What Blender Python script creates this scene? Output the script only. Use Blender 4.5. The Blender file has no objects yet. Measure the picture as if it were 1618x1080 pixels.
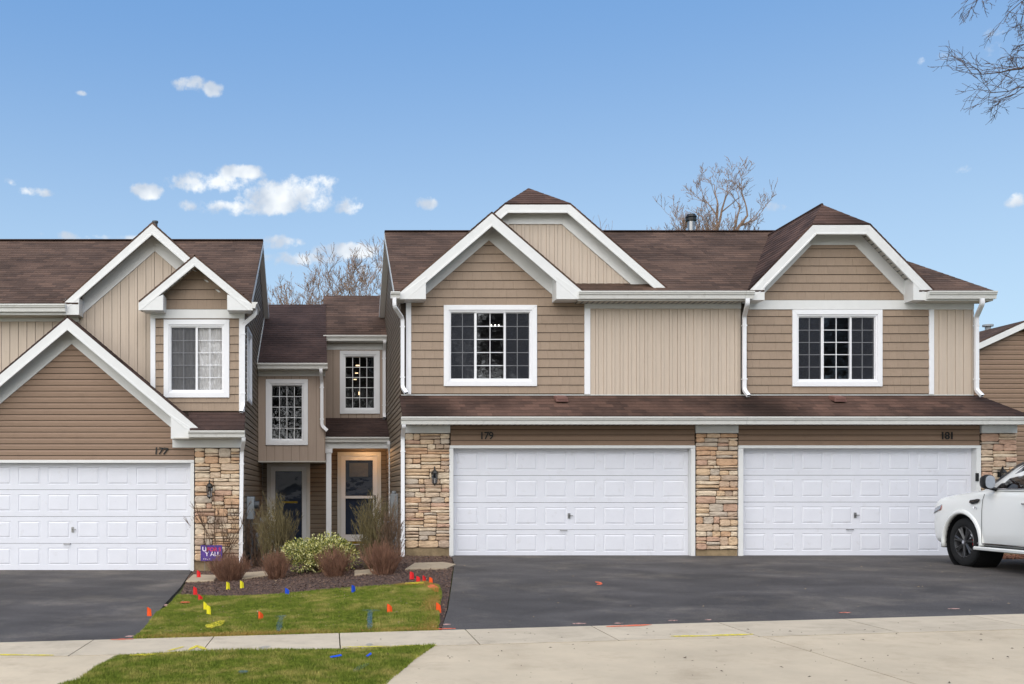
import bpy, bmesh, math, random
import numpy as np
from mathutils import Vector, Matrix
random.seed(7); rng = np.random.default_rng(7)
scene = bpy.context.scene
COL = scene.collection
R = math.radians

# ------------------------------------------------------------------ camera, sky, sun, exposure
F, CX, CY, CH = 1600.0, 520.0, 775.0, 1.345
cam = bpy.data.cameras.new('camera'); camo = bpy.data.objects.new('camera', cam); COL.objects.link(camo)
camo.location = (0, 0, CH); camo.rotation_euler = (R(90), 0, 0)
cam.sensor_width = 36; cam.lens = 36 * F / 1618; cam.sensor_fit = 'HORIZONTAL'
cam.shift_x = (809 - CX) / 1618; cam.shift_y = (CY - 540) / 1618
cam.clip_start = 0.1; cam.clip_end = 3000
scene.camera = camo
scene.render.resolution_x = 1024; scene.render.resolution_y = 684
vs = scene.view_settings
vs.view_transform = 'Standard'; vs.look = 'None'; vs.gamma = 1; vs.use_curve_mapping = False
vs.exposure = 1.64
scene.render.engine = 'CYCLES'
scene.cycles.max_bounces = 8; scene.cycles.transparent_max_bounces = 12

SUN_EL, SUN_AZ = 42, 200      # azimuth clockwise from +Y
world = bpy.data.worlds.new("World"); scene.world = world; world.use_nodes = True
def build_world():
    nt = world.node_tree; N = nt.nodes; L = nt.links; N.clear()
    out = N.new('ShaderNodeOutputWorld'); bg = N.new('ShaderNodeBackground'); bg.inputs[1].default_value = 0.05
    sky = N.new('ShaderNodeTexSky'); sky.sky_type = 'NISHITA'; sky.sun_disc = False
    sky.sun_elevation = R(SUN_EL); sky.sun_rotation = R(SUN_AZ); sky.altitude = 200
    sky.air_density = 1.0; sky.dust_density = 0.6; sky.ozone_density = 1.6
    tc = N.new('ShaderNodeTexCoord'); sp = N.new('ShaderNodeSeparateXYZ'); L.new(tc.outputs['Generated'], sp.inputs[0])
    def mth(op, a, b=None, c=None, clamp=False):
        n = N.new('ShaderNodeMath'); n.operation = op; n.use_clamp = clamp
        for i, v in enumerate((a, b, c)):
            if v is None: continue
            if isinstance(v, (int, float)): n.inputs[i].default_value = v
            else: L.new(v, n.inputs[i])
        return n.outputs[0]
    az = mth('ARCTAN2', sp.outputs[0], sp.outputs[1]); el = mth('ARCSINE', sp.outputs[2])
    nz = N.new('ShaderNodeTexNoise'); nz.inputs['Scale'].default_value = 42; nz.inputs['Detail'].default_value = 10; nz.inputs['Roughness'].default_value = .62
    L.new(tc.outputs['Generated'], nz.inputs['Vector'])
    blobs = [(300,133,26,11,1),(334,140,17,10,1),(131,147,9,3,.55),(330,288,60,15,1),(385,271,44,10,1.05),(232,302,24,11,1),(440,314,70,20,1.2),(470,300,58,22,1.2),(500,322,60,16,1),
             (375,328,80,11,1.15),(540,328,34,11,1),(675,322,17,9,.9),(60,303,26,5,.5),(10,285,14,7,.5),(100,374,30,7,.8),(190,375,30,5,.8),(470,408,70,11,1.15),(545,396,60,12,1.15),(430,385,46,10,.9),
             (1500,88,24,6,.35),(1606,316,14,8,.75),(1600,70,30,20,.35),(1228,327,16,6,.35),(1522,264,10,5,.3),(600,420,40,12,.5)]
    acc = None; lob = None
    for (x, y, w, h, a) in blobs:
        dx, dz = (x - CX) / F, (CY - y) / F
        a0 = math.atan(dx); e0 = math.atan(dz * math.cos(a0)); W = w / F * math.cos(a0) ** 1.5; H = h / F * math.cos(e0)
        u = mth('MULTIPLY', mth('SUBTRACT', az, a0), 1 / W); v = mth('MULTIPLY', mth('SUBTRACT', el, e0), 1 / H)
        r2 = mth('ADD', mth('MULTIPLY', u, u), mth('MULTIPLY', v, v))
        m = mth('MULTIPLY', mth('SUBTRACT', 1.0, mth('MULTIPLY', r2, .6)), a)
        sh = mth('MULTIPLY_ADD', v, .5, .5)
        acc = m if acc is None else mth('SMOOTH_MAX' if False else 'MAXIMUM', acc, m)
    dens = mth('ADD', acc, mth('MULTIPLY', mth('SUBTRACT', nz.outputs[0], .5), 4.2))
    mr = N.new('ShaderNodeMapRange'); mr.interpolation_type = 'SMOOTHSTEP'
    L.new(dens, mr.inputs[0]); mr.inputs[1].default_value = .12; mr.inputs[2].default_value = 1.1; mr.inputs[4].default_value = .93
    gate = mth('GREATER_THAN', acc, -.9)
    k = mth('MULTIPLY', mr.outputs[0], gate)
    nz2 = N.new('ShaderNodeTexNoise'); nz2.inputs['Scale'].default_value = 26; nz2.inputs['Detail'].default_value = 3
    L.new(tc.outputs['Generated'], nz2.inputs['Vector'])
    cr = N.new('ShaderNodeMix'); cr.data_type = 'RGBA'
    mr2 = N.new('ShaderNodeMapRange'); L.new(nz2.outputs[0], mr2.inputs[0]); mr2.inputs[1].default_value = .42; mr2.inputs[2].default_value = .6
    L.new(mr2.outputs[0], cr.inputs[0]); cr.inputs[6].default_value = (3.9, 4.4, 5.1, 1); cr.inputs[7].default_value = (6.6, 6.8, 6.9, 1)
    # paler, softly hazy blue towards the horizon
    tint = N.new('ShaderNodeMix'); tint.data_type = 'RGBA'; tint.blend_type = 'MIX'
    hz = N.new('ShaderNodeValToRGB'); L.new(mth('MULTIPLY', el, 1.0, clamp=True), hz.inputs[0]); e = hz.color_ramp.elements
    hz.color_ramp.interpolation = 'EASE'; e[0].position = .06; e[0].color = (.57, .78, .97, 1); e[1].position = .50; e[1].color = (.18, .40, .79, 1)
    sc = N.new('ShaderNodeVectorMath'); sc.operation = 'SCALE'; L.new(hz.outputs[0], sc.inputs[0]); sc.inputs["Scale"].default_value = 6.2
    tint.inputs[0].default_value = .8; L.new(sky.outputs[0], tint.inputs[6]); L.new(sc.outputs[0], tint.inputs[7])
    mix = N.new('ShaderNodeMix'); mix.data_type = 'RGBA'
    L.new(k, mix.inputs[0]); L.new(tint.outputs[2], mix.inputs[6]); L.new(cr.outputs[2], mix.inputs[7])
    L.new(mix.outputs[2], bg.inputs[0]); L.new(bg.outputs[0], out.inputs[0])
build_world()
sd = bpy.data.lights.new('sun', 'SUN'); sd.energy = 1.5; sd.angle = R(95); sd.color = (1, .92, .80)
so = bpy.data.objects.new('sun', sd); COL.objects.link(so)
sdir = Vector((math.sin(R(SUN_AZ)) * math.cos(R(SUN_EL)), math.cos(R(SUN_AZ)) * math.cos(R(SUN_EL)), math.sin(R(SUN_EL))))
so.rotation_euler = (-sdir).to_track_quat('-Z', 'Y').to_euler(); so.location = (0, -5, 20)

# ------------------------------------------------------------------ helpers
def px(x, Y): return (x - CX) * Y / F
def pz(y, Y): return CH + (CY - y) * Y / F
def S(r, g, b):
    f = lambda c: (c / 255 / 12.92) if c / 255 <= .04045 else ((c / 255 + .055) / 1.055) ** 2.4
    return (f(r), f(g), f(b), 1)
WL = {}
def wloc(o): return WL.get(o.name, Vector((0, 0, 0)))
def link(o, parent=None, loc=None):
    COL.objects.link(o)
    if parent is not None:
        o.parent = parent; base = wloc(parent)
        if loc is None: loc = base
        o.location = Vector(loc) - base
    else:
        if loc is None: loc = (0, 0, 0)
        o.location = loc
    WL[o.name] = Vector(loc)
    return o
def tag(o, label=None, cat=None, group=None, kind=None):
    for k, v in (('label', label), ('category', cat), ('group', group), ('kind', kind)):
        if v: o[k] = v
    return o
def empty(name, loc, label, cat, group=None, kind=None):
    o = bpy.data.objects.new(name, None); o.empty_display_size = .2; link(o, None, loc); return tag(o, label, cat, group, kind)

class MB:
    def __init__(s): s.v = []; s.f = []
    def add(s, vs, fs):
        b = len(s.v); s.v += [tuple(p) for p in vs]; s.f += [tuple(i + b for i in f) for f in fs]; return s
    def box(s, x0, x1, y0, y1, z0, z1):
        return s.add([(x0,y0,z0),(x1,y0,z0),(x1,y1,z0),(x0,y1,z0),(x0,y0,z1),(x1,y0,z1),(x1,y1,z1),(x0,y1,z1)],
                     [(0,3,2,1),(4,5,6,7),(0,1,5,4),(1,2,6,5),(2,3,7,6),(3,0,4,7)])
    def loft(s, rings, cap=True, closed=True):
        n = len(rings[0]); vs = [p for r in rings for p in r]; fs = []
        for i in range(len(rings) - 1):
            for j in range(n if closed else n - 1):
                a = i * n + j; b = i * n + (j + 1) % n
                fs.append((a, b, b + n, a + n))
        if cap: fs.append(tuple(range(n))[::-1]); fs.append(tuple((len(rings) - 1) * n + j for j in range(n)))
        return s.add(vs, fs)
    def tube(s, pts, rad, n=5, cap=True):
        pts = [Vector(p) for p in pts]; rings = []
        if not hasattr(rad, '__len__'): rad = [rad] * len(pts)
        up = Vector((0, 0, 1))
        for i, p in enumerate(pts):
            d = (pts[min(i + 1, len(pts) - 1)] - pts[max(i - 1, 0)]).normalized()
            a = d.cross(up)
            if a.length < .05: a = d.cross(Vector((0, 1, 0)))
            a.normalize(); b = a.cross(d)
            rings.append([p + (a * math.cos(2 * math.pi * k / n) + b * math.sin(2 * math.pi * k / n)) * rad[i] for k in range(n)])
        return s.loft(rings, cap)
    def cyl(s, c, r, h, n=16, axis='z', r2=None):
        r2 = r if r2 is None else r2; c = Vector(c)
        ax = {'x': (Vector((0,1,0)), Vector((0,0,1)), Vector((1,0,0))), 'y': (Vector((0,0,1)), Vector((1,0,0)), Vector((0,1,0))), 'z': (Vector((1,0,0)), Vector((0,1,0)), Vector((0,0,1)))}[axis]
        rg = lambda q, t: [c + ax[2] * t + (ax[0] * math.cos(2*math.pi*k/n) + ax[1] * math.sin(2*math.pi*k/n)) * q for k in range(n)]
        return s.loft([rg(r, 0), rg(r2, h)])
    def mesh(s, name, origin=(0, 0, 0), fix=True, smooth=False):
        me = bpy.data.meshes.new(name); o = Vector(origin)
        me.from_pydata([Vector(p) - o for p in s.v], [], s.f); me.update()
        if fix:
            bm = bmesh.new(); bm.from_mesh(me); bmesh.ops.recalc_face_normals(bm, faces=bm.faces); bm.to_mesh(me); bm.free()
        if smooth:
            for p in me.polygons: p.use_smooth = True
        return me
    def build(s, name, mat, parent=None, loc=None, fix=True, smooth=False):
        if loc is None: loc = wloc(parent) if parent else (0, 0, 0)
        me = s.mesh(name, loc, fix, smooth); me.materials.append(mat)
        o = bpy.data.objects.new(name, me); return link(o, parent, loc)
def bevel(o, w=.006, seg=1):
    m = o.modifiers.new('bevel', 'BEVEL'); m.width = w; m.segments = seg; m.limit_method = 'ANGLE'; m.angle_limit = R(35); return o

class Frame:        # a wall plane: u along, v up, n outwards
    def __init__(s, O, U, N): s.O = Vector(O); s.U = Vector(U); s.V = Vector((0, 0, 1)); s.N = Vector(N)
    def p(s, u, v, n=0): return s.O + s.U * u + s.V * v + s.N * n
def front(Y): return Frame((0, Y, 0), (1, 0, 0), (0, -1, 0))
def side(X, sgn): return Frame((X, 0, 0), (0, 1, 0), (sgn, 0, 0))
def prism(mb, fr, poly, n0, n1f):
    k = len(poly); f = n1f if callable(n1f) else (lambda u, v: n1f)
    vs = [fr.p(u, v, n0) for u, v in poly] + [fr.p(u, v, f(u, v)) for u, v in poly]
    fs = [tuple(range(k)), tuple(range(2 * k - 1, k - 1, -1))] + [(i, (i + 1) % k, (i + 1) % k + k, i + k) for i in range(k)]
    mb.add(vs, fs)
def clip(poly, a, b, c):          # keep a*u+b*v<=c
    out = []
    for i in range(len(poly)):
        p, q = poly[i], poly[(i + 1) % len(poly)]
        dp, dq = a * p[0] + b * p[1] - c, a * q[0] + b * q[1] - c
        if dp <= 1e-9: out.append(p)
        if (dp < -1e-9 and dq > 1e-9) or (dp > 1e-9 and dq < -1e-9):
            t = dp / (dp - dq); out.append((p[0] + (q[0] - p[0]) * t, p[1] + (q[1] - p[1]) * t))
    o2 = []
    for p in out:
        if not o2 or abs(p[0] - o2[-1][0]) + abs(p[1] - o2[-1][1]) > 1e-5: o2.append(p)
    if len(o2) > 1 and abs(o2[0][0] - o2[-1][0]) + abs(o2[0][1] - o2[-1][1]) < 1e-5: o2.pop()
    return o2 if len(o2) >= 3 and abs(area(o2)) > 1e-5 else []
def area(p): return sum(p[i][0] * p[(i+1) % len(p)][1] - p[(i+1) % len(p)][0] * p[i][1] for i in range(len(p))) / 2
def rect(u0, u1, v0, v1): return [(u0, v0), (u1, v0), (u1, v1), (u0, v1)]
def clipr(poly, u0, u1, v0, v1):
    for a, b, c in ((-1, 0, -u0), (1, 0, u1), (0, -1, -v0), (0, 1, v1)):
        if not poly: return []
        poly = clip(poly, a, b, c)
    return poly
def minus(polys, holes):
    for (u0, u1, v0, v1) in holes:
        nxt = []
        for p in polys:
            nxt.append(clip(p, 1, 0, u0)); nxt.append(clip(p, -1, 0, -u1))
            m = clip(p, -1, 0, -u0); m = clip(m, 1, 0, u1) if m else []
            if m: nxt.append(clip(m, 0, 1, v0)); nxt.append(clip(m, 0, -1, -v1))
        polys = [q for q in nxt if q]
    return polys
BIG = 99

# ------------------------------------------------------------------ materials
def mat(name, col, rough=.6, var=.12, vscale=3.0, bump=.0, bscale=60, col2=None, spec=.4, rnd=0, metal=0, stretch=None, dirt=None):
    m = bpy.data.materials.new(name); m.use_nodes = True; nt = m.node_tree; N = nt.nodes; L = nt.links
    b = N['Principled BSDF']; b.inputs['Roughness'].default_value = rough; b.inputs['Specular IOR Level'].default_value = spec; b.inputs['Metallic'].default_value = metal
    geo = N.new('ShaderNodeNewGeometry'); vec = geo.outputs['Position']
    if stretch:
        mp = N.new('ShaderNodeMapping'); mp.inputs['Scale'].default_value = stretch; L.new(vec, mp.inputs[0]); vec = mp.outputs[0]
    nz = N.new('ShaderNodeTexNoise'); nz.inputs['Scale'].default_value = vscale; nz.inputs['Detail'].default_value = 6; nz.inputs['Roughness'].default_value = .65
    L.new(vec, nz.inputs['Vector'])
    mr = N.new('ShaderNodeMapRange'); L.new(nz.outputs[0], mr.inputs[0]); mr.inputs[1].default_value = .3; mr.inputs[2].default_value = .7
    mx = N.new('ShaderNodeMix'); mx.data_type = 'RGBA'; L.new(mr.outputs[0], mx.inputs[0])
    c = col
    if col2: mx.inputs[6].default_value = c; mx.inputs[7].default_value = col2
    else:
        mx.inputs[6].default_value = tuple(x * (1 - var) for x in c[:3]) + (1,); mx.inputs[7].default_value = tuple(min(1, x * (1 + var)) for x in c[:3]) + (1,)
    o = mx.outputs[2]
    if rnd:
        oi = N.new('ShaderNodeObjectInfo'); r = N.new('ShaderNodeMapRange'); L.new(oi.outputs['Random'], r.inputs[0]); r.inputs[3].default_value = 1 - rnd; r.inputs[4].default_value = 1 + rnd
        h = N.new('ShaderNodeHueSaturation'); L.new(o, h.inputs['Color']); L.new(r.outputs[0], h.inputs['Value']); o = h.outputs[0]
    if dirt:
        n2 = N.new('ShaderNodeTexNoise'); n2.inputs['Scale'].default_value = dirt[1]; n2.inputs['Detail'].default_value = 8; n2.inputs['Roughness'].default_value = .7
        L.new(geo.outputs['Position'], n2.inputs['Vector'])
        r2 = N.new('ShaderNodeMapRange'); L.new(n2.outputs[0], r2.inputs[0]); r2.inputs[1].default_value = dirt[2]; r2.inputs[2].default_value = dirt[3]; r2.inputs[4].default_value = dirt[4]
        m2 = N.new('ShaderNodeMix'); m2.data_type = 'RGBA'; L.new(r2.outputs[0], m2.inputs[0]); L.new(o, m2.inputs[6]); m2.inputs[7].default_value = dirt[0]; o = m2.outputs[2]
    L.new(o, b.inputs['Base Color'])
    if bump:
        nb = N.new('ShaderNodeTexNoise'); nb.inputs['Scale'].default_value = bscale; nb.inputs['Detail'].default_value = 5; L.new(vec, nb.inputs['Vector'])
        bp = N.new('ShaderNodeBump'); bp.inputs['Strength'].default_value = bump; bp.inputs['Distance'].default_value = .01; L.new(nb.outputs[0], bp.inputs['Height']); L.new(bp.outputs[0], b.inputs['Normal'])
    return m
M = {}
M['trim'] = mat('white_trim', S(222,222,220), .45, .03, 5, .05, 30, dirt=(S(165,160,150), 4, .62, .8, .35))
M['vinyl'] = mat('white_vinyl', S(236,236,238), .35, .02, 4)
M['gutter'] = mat('gutter_metal', S(214,213,208), .35, .04, 5, 0, 30, dirt=(S(140,136,126), 6, .55, .8, .45), stretch=(1,1,5))
M['soffit'] = mat('soffit_vinyl', S(190,186,176), .6, .05, 4)
M['door'] = mat('garage_door_paint', S(222,223,230), .4, .025, 3, .06, 120, dirt=(S(168,162,150), 5, .58, .8, .35))
M['tan'] = mat('tan_siding', S(197,181,164), .55, .04, 3, .12, 40, stretch=(8,8,1), rnd=.025, dirt=(S(160,142,124), 5, .6, .8, .25))
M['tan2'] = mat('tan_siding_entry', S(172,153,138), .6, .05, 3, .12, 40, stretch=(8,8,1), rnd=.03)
M['shake'] = mat('shake_siding', S(154,134,115), .6, .06, 6, .25, 30, stretch=(9,9,1.2), rnd=.03, dirt=(S(128,106,84), 3, .55, .8, .3))
M['lap'] = mat('brown_lap_siding', S(139,114,94), .55, .07, 5, .12, 20, stretch=(1,1,9), rnd=.045, dirt=(S(105,84,68), 3, .55, .8, .35))
M['lapside'] = mat('side_lap_siding', S(126,112,96), .55, .07, 5, .12, 20, stretch=(9,1,9), rnd=.05, dirt=(S(92,80,66), 3, .55, .8, .35))
M['underlay'] = mat('shadow_dark_sheathing', S(56,46,38), .9, .1, 4)  # darkened so gaps in the siding read as shadow under each board lip
M['tanunder'] = mat('shadow_dark_tan_sheathing', S(112,98,86), .9, .1, 4)  # darkened so the batten gaps carry shadow lines in the colour
M['found'] = mat('foundation_concrete', S(152,132,102), .9, .15, 4, .3, 25, dirt=(S(88,74,54), 3, .45, .75, .8))
M['mortar'] = mat('mortar', S(88,74,62), .95, .2, 12, .5, 60)
M['concrete'] = mat('sidewalk_concrete', S(196,180,156), .9, .10, 1.6, .4, 90, rnd=.05, dirt=(S(128,114,96), 2.6, .5, .8, .5))
M['paver'] = mat('stone_paver', S(165,148,125), .9, .12, 4, .4, 30, dirt=(S(110,95,75), 6, .5, .8, .6))
M['concrete2'] = mat('apron_concrete', S(200,182,155), .9, .10, 1.1, .4, 90, rnd=.04, dirt=(S(144,122,96), 1.8, .5, .8, .5))
M['brass'] = mat('brass', S(150,125,50), .35, .1, 5, metal=.8)
M['dark'] = mat('black_metal', S(28,28,28), .45, .1, 10)
M['steel'] = mat('steel', S(150,150,150), .35, .1, 10, metal=.9)
M['grey'] = mat('grey_meter_paint', S(150,156,160), .5, .1, 8)
M['greydk'] = mat('dark_grey_meter', S(70,74,78), .4, .1, 8)
M['pipe'] = mat('grey_pipe', S(128,132,136), .5, .1, 8)
M['curtain'] = mat('sheer_curtain', S(226,224,222), .9, .07, 6, stretch=(14,14,.6))
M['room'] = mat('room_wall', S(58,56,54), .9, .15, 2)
M['navy'] = mat('navy_door', S(48,64,96), .5, .08, 8)
M['paper'] = mat('paper', S(120,122,128), .8)
M['blackroom'] = mat('dark_room', S(20,20,22), .9)
def mstone():
    m = bpy.data.materials.new('ledge_stone'); m.use_nodes = True; nt = m.node_tree; N = nt.nodes; L = nt.links; b = N['Principled BSDF']; b.inputs['Roughness'].default_value = .85
    oi = N.new('ShaderNodeObjectInfo'); cr = N.new('ShaderNodeValToRGB'); L.new(oi.outputs['Random'], cr.inputs[0])
    cs = [S(200,180,158), S(206,180,150), S(192,168,146), S(210,194,172), S(198,164,134), S(182,162,144), S(216,200,178), S(190,158,138), S(206,182,156), S(186,174,160)]
    cr.color_ramp.interpolation = 'CONSTANT'; e = cr.color_ramp.elements; e[0].position = 0; e[0].color = cs[0]; e[1].position = .1; e[1].color = cs[1]
    for i in range(2, 10): x = e.new(i / 10); x.color = cs[i]
    geo = N.new('ShaderNodeNewGeometry'); mp = N.new('ShaderNodeMapping'); mp.inputs['Scale'].default_value = (1, 1, 2.2); L.new(geo.outputs['Position'], mp.inputs[0])
    nz = N.new('ShaderNodeTexNoise'); nz.inputs['Scale'].default_value = 9; nz.inputs['Detail'].default_value = 7; nz.inputs['Roughness'].default_value = .7; L.new(mp.outputs[0], nz.inputs['Vector'])
    c2 = N.new('ShaderNodeValToRGB'); L.new(nz.outputs[0], c2.inputs[0]); c2.color_ramp.elements[0].position = .32; c2.color_ramp.elements[0].color = (.74,.68,.62,1); c2.color_ramp.elements[1].position = .66; c2.color_ramp.elements[1].color = (1.2,1.17,1.12,1)
    x = c2.color_ramp.elements.new(.5); x.color = (1.03,.99,.94,1)
    mx = N.new('ShaderNodeMix'); mx.data_type = 'RGBA'; mx.blend_type = 'MULTIPLY'; mx.inputs[0].default_value = .95; L.new(cr.outputs[0], mx.inputs[6]); L.new(c2.outputs[0], mx.inputs[7]); L.new(mx.outputs[2], b.inputs['Base Color'])
    n2 = N.new('ShaderNodeTexNoise'); n2.inputs['Scale'].default_value = 26; n2.inputs['Detail'].default_value = 6; L.new(mp.outputs[0], n2.inputs['Vector'])
    bp = N.new('ShaderNodeBump'); bp.inputs['Strength'].default_value = .8; bp.inputs['Distance'].default_value = .02; L.new(n2.outputs[0], bp.inputs['Height']); L.new(bp.outputs[0], b.inputs['Normal'])
    return m
M['stone'] = mstone()
def mroof(name, a, b_, c, stain=.5, spots=()):
    m = bpy.data.materials.new(name); m.use_nodes = True; nt = m.node_tree; N = nt.nodes; L = nt.links; b = N['Principled BSDF']; b.inputs['Roughness'].default_value = .92; b.inputs['Specular IOR Level'].default_value = .2
    uv = N.new('ShaderNodeUVMap'); uv.uv_map = 'UVMap'
    br = N.new('ShaderNodeTexBrick'); L.new(uv.outputs[0], br.inputs['Vector']); br.inputs['Scale'].default_value = 1; br.inputs['Brick Width'].default_value = .3; br.inputs['Row Height'].default_value = .14
    br.inputs['Mortar Size'].default_value = .004; br.inputs['Color1'].default_value = a; br.inputs['Color2'].default_value = b_; br.inputs['Mortar'].default_value = tuple(x * .4 for x in a[:3]) + (1,); br.offset = .37; br.inputs['Bias'].default_value = 0
    mp = N.new('ShaderNodeMapping'); mp.inputs['Scale'].default_value = (6.5, 7.14, 1); L.new(uv.outputs[0], mp.inputs[0])
    wn = N.new('ShaderNodeTexNoise'); wn.inputs['Scale'].default_value = 1.0; wn.inputs['Detail'].default_value = 2; L.new(mp.outputs[0], wn.inputs['Vector'])
    mx = N.new('ShaderNodeMix'); mx.data_type = 'RGBA'; L.new(wn.outputs[0], mx.inputs[0]); L.new(br.outputs[0], mx.inputs[6]); mx.inputs[7].default_value = c
    geo = N.new('ShaderNodeNewGeometry'); ns = N.new('ShaderNodeTexNoise'); ns.inputs['Scale'].default_value = .9; ns.inputs['Detail'].default_value = 7; L.new(geo.outputs['Position'], ns.inputs['Vector'])
    r = N.new('ShaderNodeMapRange'); L.new(ns.outputs[0], r.inputs[0]); r.inputs[1].default_value = .35; r.inputs[2].default_value = .7; r.inputs[3].default_value = 1.12; r.inputs[4].default_value = 1 - stain
    gr = N.new('ShaderNodeTexNoise'); gr.inputs['Scale'].default_value = 60; gr.inputs['Detail'].default_value = 3; L.new(geo.outputs['Position'], gr.inputs['Vector'])
    r2 = N.new('ShaderNodeMapRange'); L.new(gr.outputs[0], r2.inputs[0]); r2.inputs[1].default_value = .3; r2.inputs[2].default_value = .7; r2.inputs[3].default_value = .8; r2.inputs[4].default_value = 1.2
    ml = N.new('ShaderNodeMath'); ml.operation = 'MULTIPLY'; L.new(r.outputs[0], ml.inputs[0]); L.new(r2.outputs[0], ml.inputs[1])
    for (sx_, sy_, sr) in spots:      # algae streaks where the downspouts empty onto the shingles
        ds = N.new('ShaderNodeVectorMath'); ds.operation = 'DISTANCE'; sc = N.new('ShaderNodeVectorMath'); sc.operation = 'MULTIPLY'; L.new(geo.outputs['Position'], sc.inputs[0]); sc.inputs[1].default_value = (1, 1, 0)
        L.new(sc.outputs[0], ds.inputs[0]); ds.inputs[1].default_value = (sx_, sy_, 0); ad = N.new('ShaderNodeMath'); ad.operation = 'MULTIPLY_ADD'; L.new(ns.outputs[0], ad.inputs[0]); ad.inputs[1].default_value = 1.2; L.new(ds.outputs['Value'], ad.inputs[2])
        rr = N.new('ShaderNodeMapRange'); L.new(ad.outputs[0], rr.inputs[0]); rr.inputs[1].default_value = sr * .8 + .3; rr.inputs[2].default_value = sr * 1.3 + .6; rr.inputs[3].default_value = .45; rr.inputs[4].default_value = 1
        m3 = N.new('ShaderNodeMath'); m3.operation = 'MULTIPLY'; L.new(ml.outputs[0], m3.inputs[0]); L.new(rr.outputs[0], m3.inputs[1]); ml = m3
    h = N.new('ShaderNodeHueSaturation'); L.new(mx.outputs[2], h.inputs['Color']); L.new(ml.outputs[0], h.inputs['Value']); L.new(h.outputs[0], b.inputs['Base Color'])
    bp = N.new('ShaderNodeBump'); bp.inputs['Strength'].default_value = .4; bp.inputs['Distance'].default_value = .01; L.new(gr.outputs[0], bp.inputs['Height']); L.new(bp.outputs[0], b.inputs['Normal'])
    return m
M['roof'] = mroof('brown_asphalt_shingles', S(110,86,73), S(62,49,43), S(94,76,66), .42)
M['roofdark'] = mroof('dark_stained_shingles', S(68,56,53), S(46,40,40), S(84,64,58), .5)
M['roofred'] = mroof('red_brown_shingles', S(108,82,71), S(58,45,41), S(92,71,62), .6, ((1.75,20.4,.55),(8.6,20.45,.6),(9.0,20.2,.5),(13.6,20.5,.6),(2.1,20.2,.5)))
def mglass(name, tint=.6, refl=1.0):
    m = bpy.data.materials.new(name); m.use_nodes = True; nt = m.node_tree; N = nt.nodes; L = nt.links; N.clear()
    out = N.new('ShaderNodeOutputMaterial'); t = N.new('ShaderNodeBsdfTransparent'); t.inputs[0].default_value = (tint, tint, tint, 1)
    g = N.new('ShaderNodeBsdfGlossy'); g.inputs['Roughness'].default_value = .02; g.inputs[0].default_value = (.9, .93, 1, 1)
    fr = N.new('ShaderNodeFresnel'); fr.inputs[0].default_value = 1.55; ad = N.new('ShaderNodeMath'); ad.operation = 'MULTIPLY_ADD'; L.new(fr.outputs[0], ad.inputs[0]); ad.inputs[1].default_value = 1.0 * refl; ad.inputs[2].default_value = .07 * refl; ad.use_clamp = True
    geo = N.new('ShaderNodeNewGeometry'); nz = N.new('ShaderNodeTexNoise'); nz.inputs['Scale'].default_value = 2.5; L.new(geo.outputs['Position'], nz.inputs['Vector'])
    bp = N.new('ShaderNodeBump'); bp.inputs['Strength'].default_value = .25; bp.inputs['Distance'].default_value = .02; L.new(nz.outputs[0], bp.inputs['Height']); L.new(bp.outputs[0], g.inputs['Normal'])
    mx = N.new('ShaderNodeMixShader'); L.new(ad.outputs[0], mx.inputs[0]); L.new(t.outputs[0], mx.inputs[1]); L.new(g.outputs[0], mx.inputs[2]); L.new(mx.outputs[0], out.inputs[0]); return m
M['glass'] = mglass('window_glass', .55)
M['dim'] = mglass('shaded_window_glass', .5, .4)
M['clear'] = mglass('clear_window_glass', .93, .7)
M['doorglass'] = mglass('storm_door_glass', .72, .05)
def mscreen():
    m = bpy.data.materials.new('insect_screen'); m.use_nodes = True; nt = m.node_tree; N = nt.nodes; L = nt.links; N.clear()
    out = N.new('ShaderNodeOutputMaterial'); t = N.new('ShaderNodeBsdfTransparent'); d = N.new('ShaderNodeBsdfDiffuse'); d.inputs[0].default_value = S(62,64,70)
    mx = N.new('ShaderNodeMixShader'); mx.inputs[0].default_value = .55; L.new(t.outputs[0], mx.inputs[1]); L.new(d.outputs[0], mx.inputs[2]); L.new(mx.outputs[0], out.inputs[0]); return m
M['screen'] = mscreen()
def memit(name, c, s):
    m = bpy.data.materials.new(name); m.use_nodes = True; b = m.node_tree.nodes['Principled BSDF']; b.inputs['Base Color'].default_value = c; b.inputs['Emission Color'].default_value = c; b.inputs['Emission Strength'].default_value = s; return m
M['bulb'] = memit('lit_bulb', (1, .72, .42, 1), 1.3)

# ------------------------------------------------------------------ terrain
def lerp(a, b, t): return a + (b - a) * t
def sm(t): t = max(0, min(1, t)); return t * t * (3 - 2 * t)
def zs(X): X = max(-11, min(18, X)); return -.445 + .028 * X
def ff(X): return lerp(-.30, 0, sm((X + 2.6) / 4.0))
def g(X, Y):
    if Y >= 20.5: return ff(X)
    if Y >= 12.4: return lerp(ff(X), zs(X), ((20.5 - Y) / 8.1) ** 1.3)
    if Y >= 11.2: return zs(X)
    if Y >= 8.6: return zs(X) - .02 * (11.2 - Y)
    return zs(X) - .052
def gat(x, y):
    lo, hi = 5.0, 26.0
    for Yi in np.arange(6, 26, .1):
        if pz(y, Yi) < g(px(x, Yi), Yi): hi = Yi; lo = Yi - .1; break
    for _ in range(30):
        m = (lo + hi) / 2
        if pz(y, m) < g(px(x, m), m): hi = m
        else: lo = m
    Y = (lo + hi) / 2; return (px(x, Y), Y)
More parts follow.
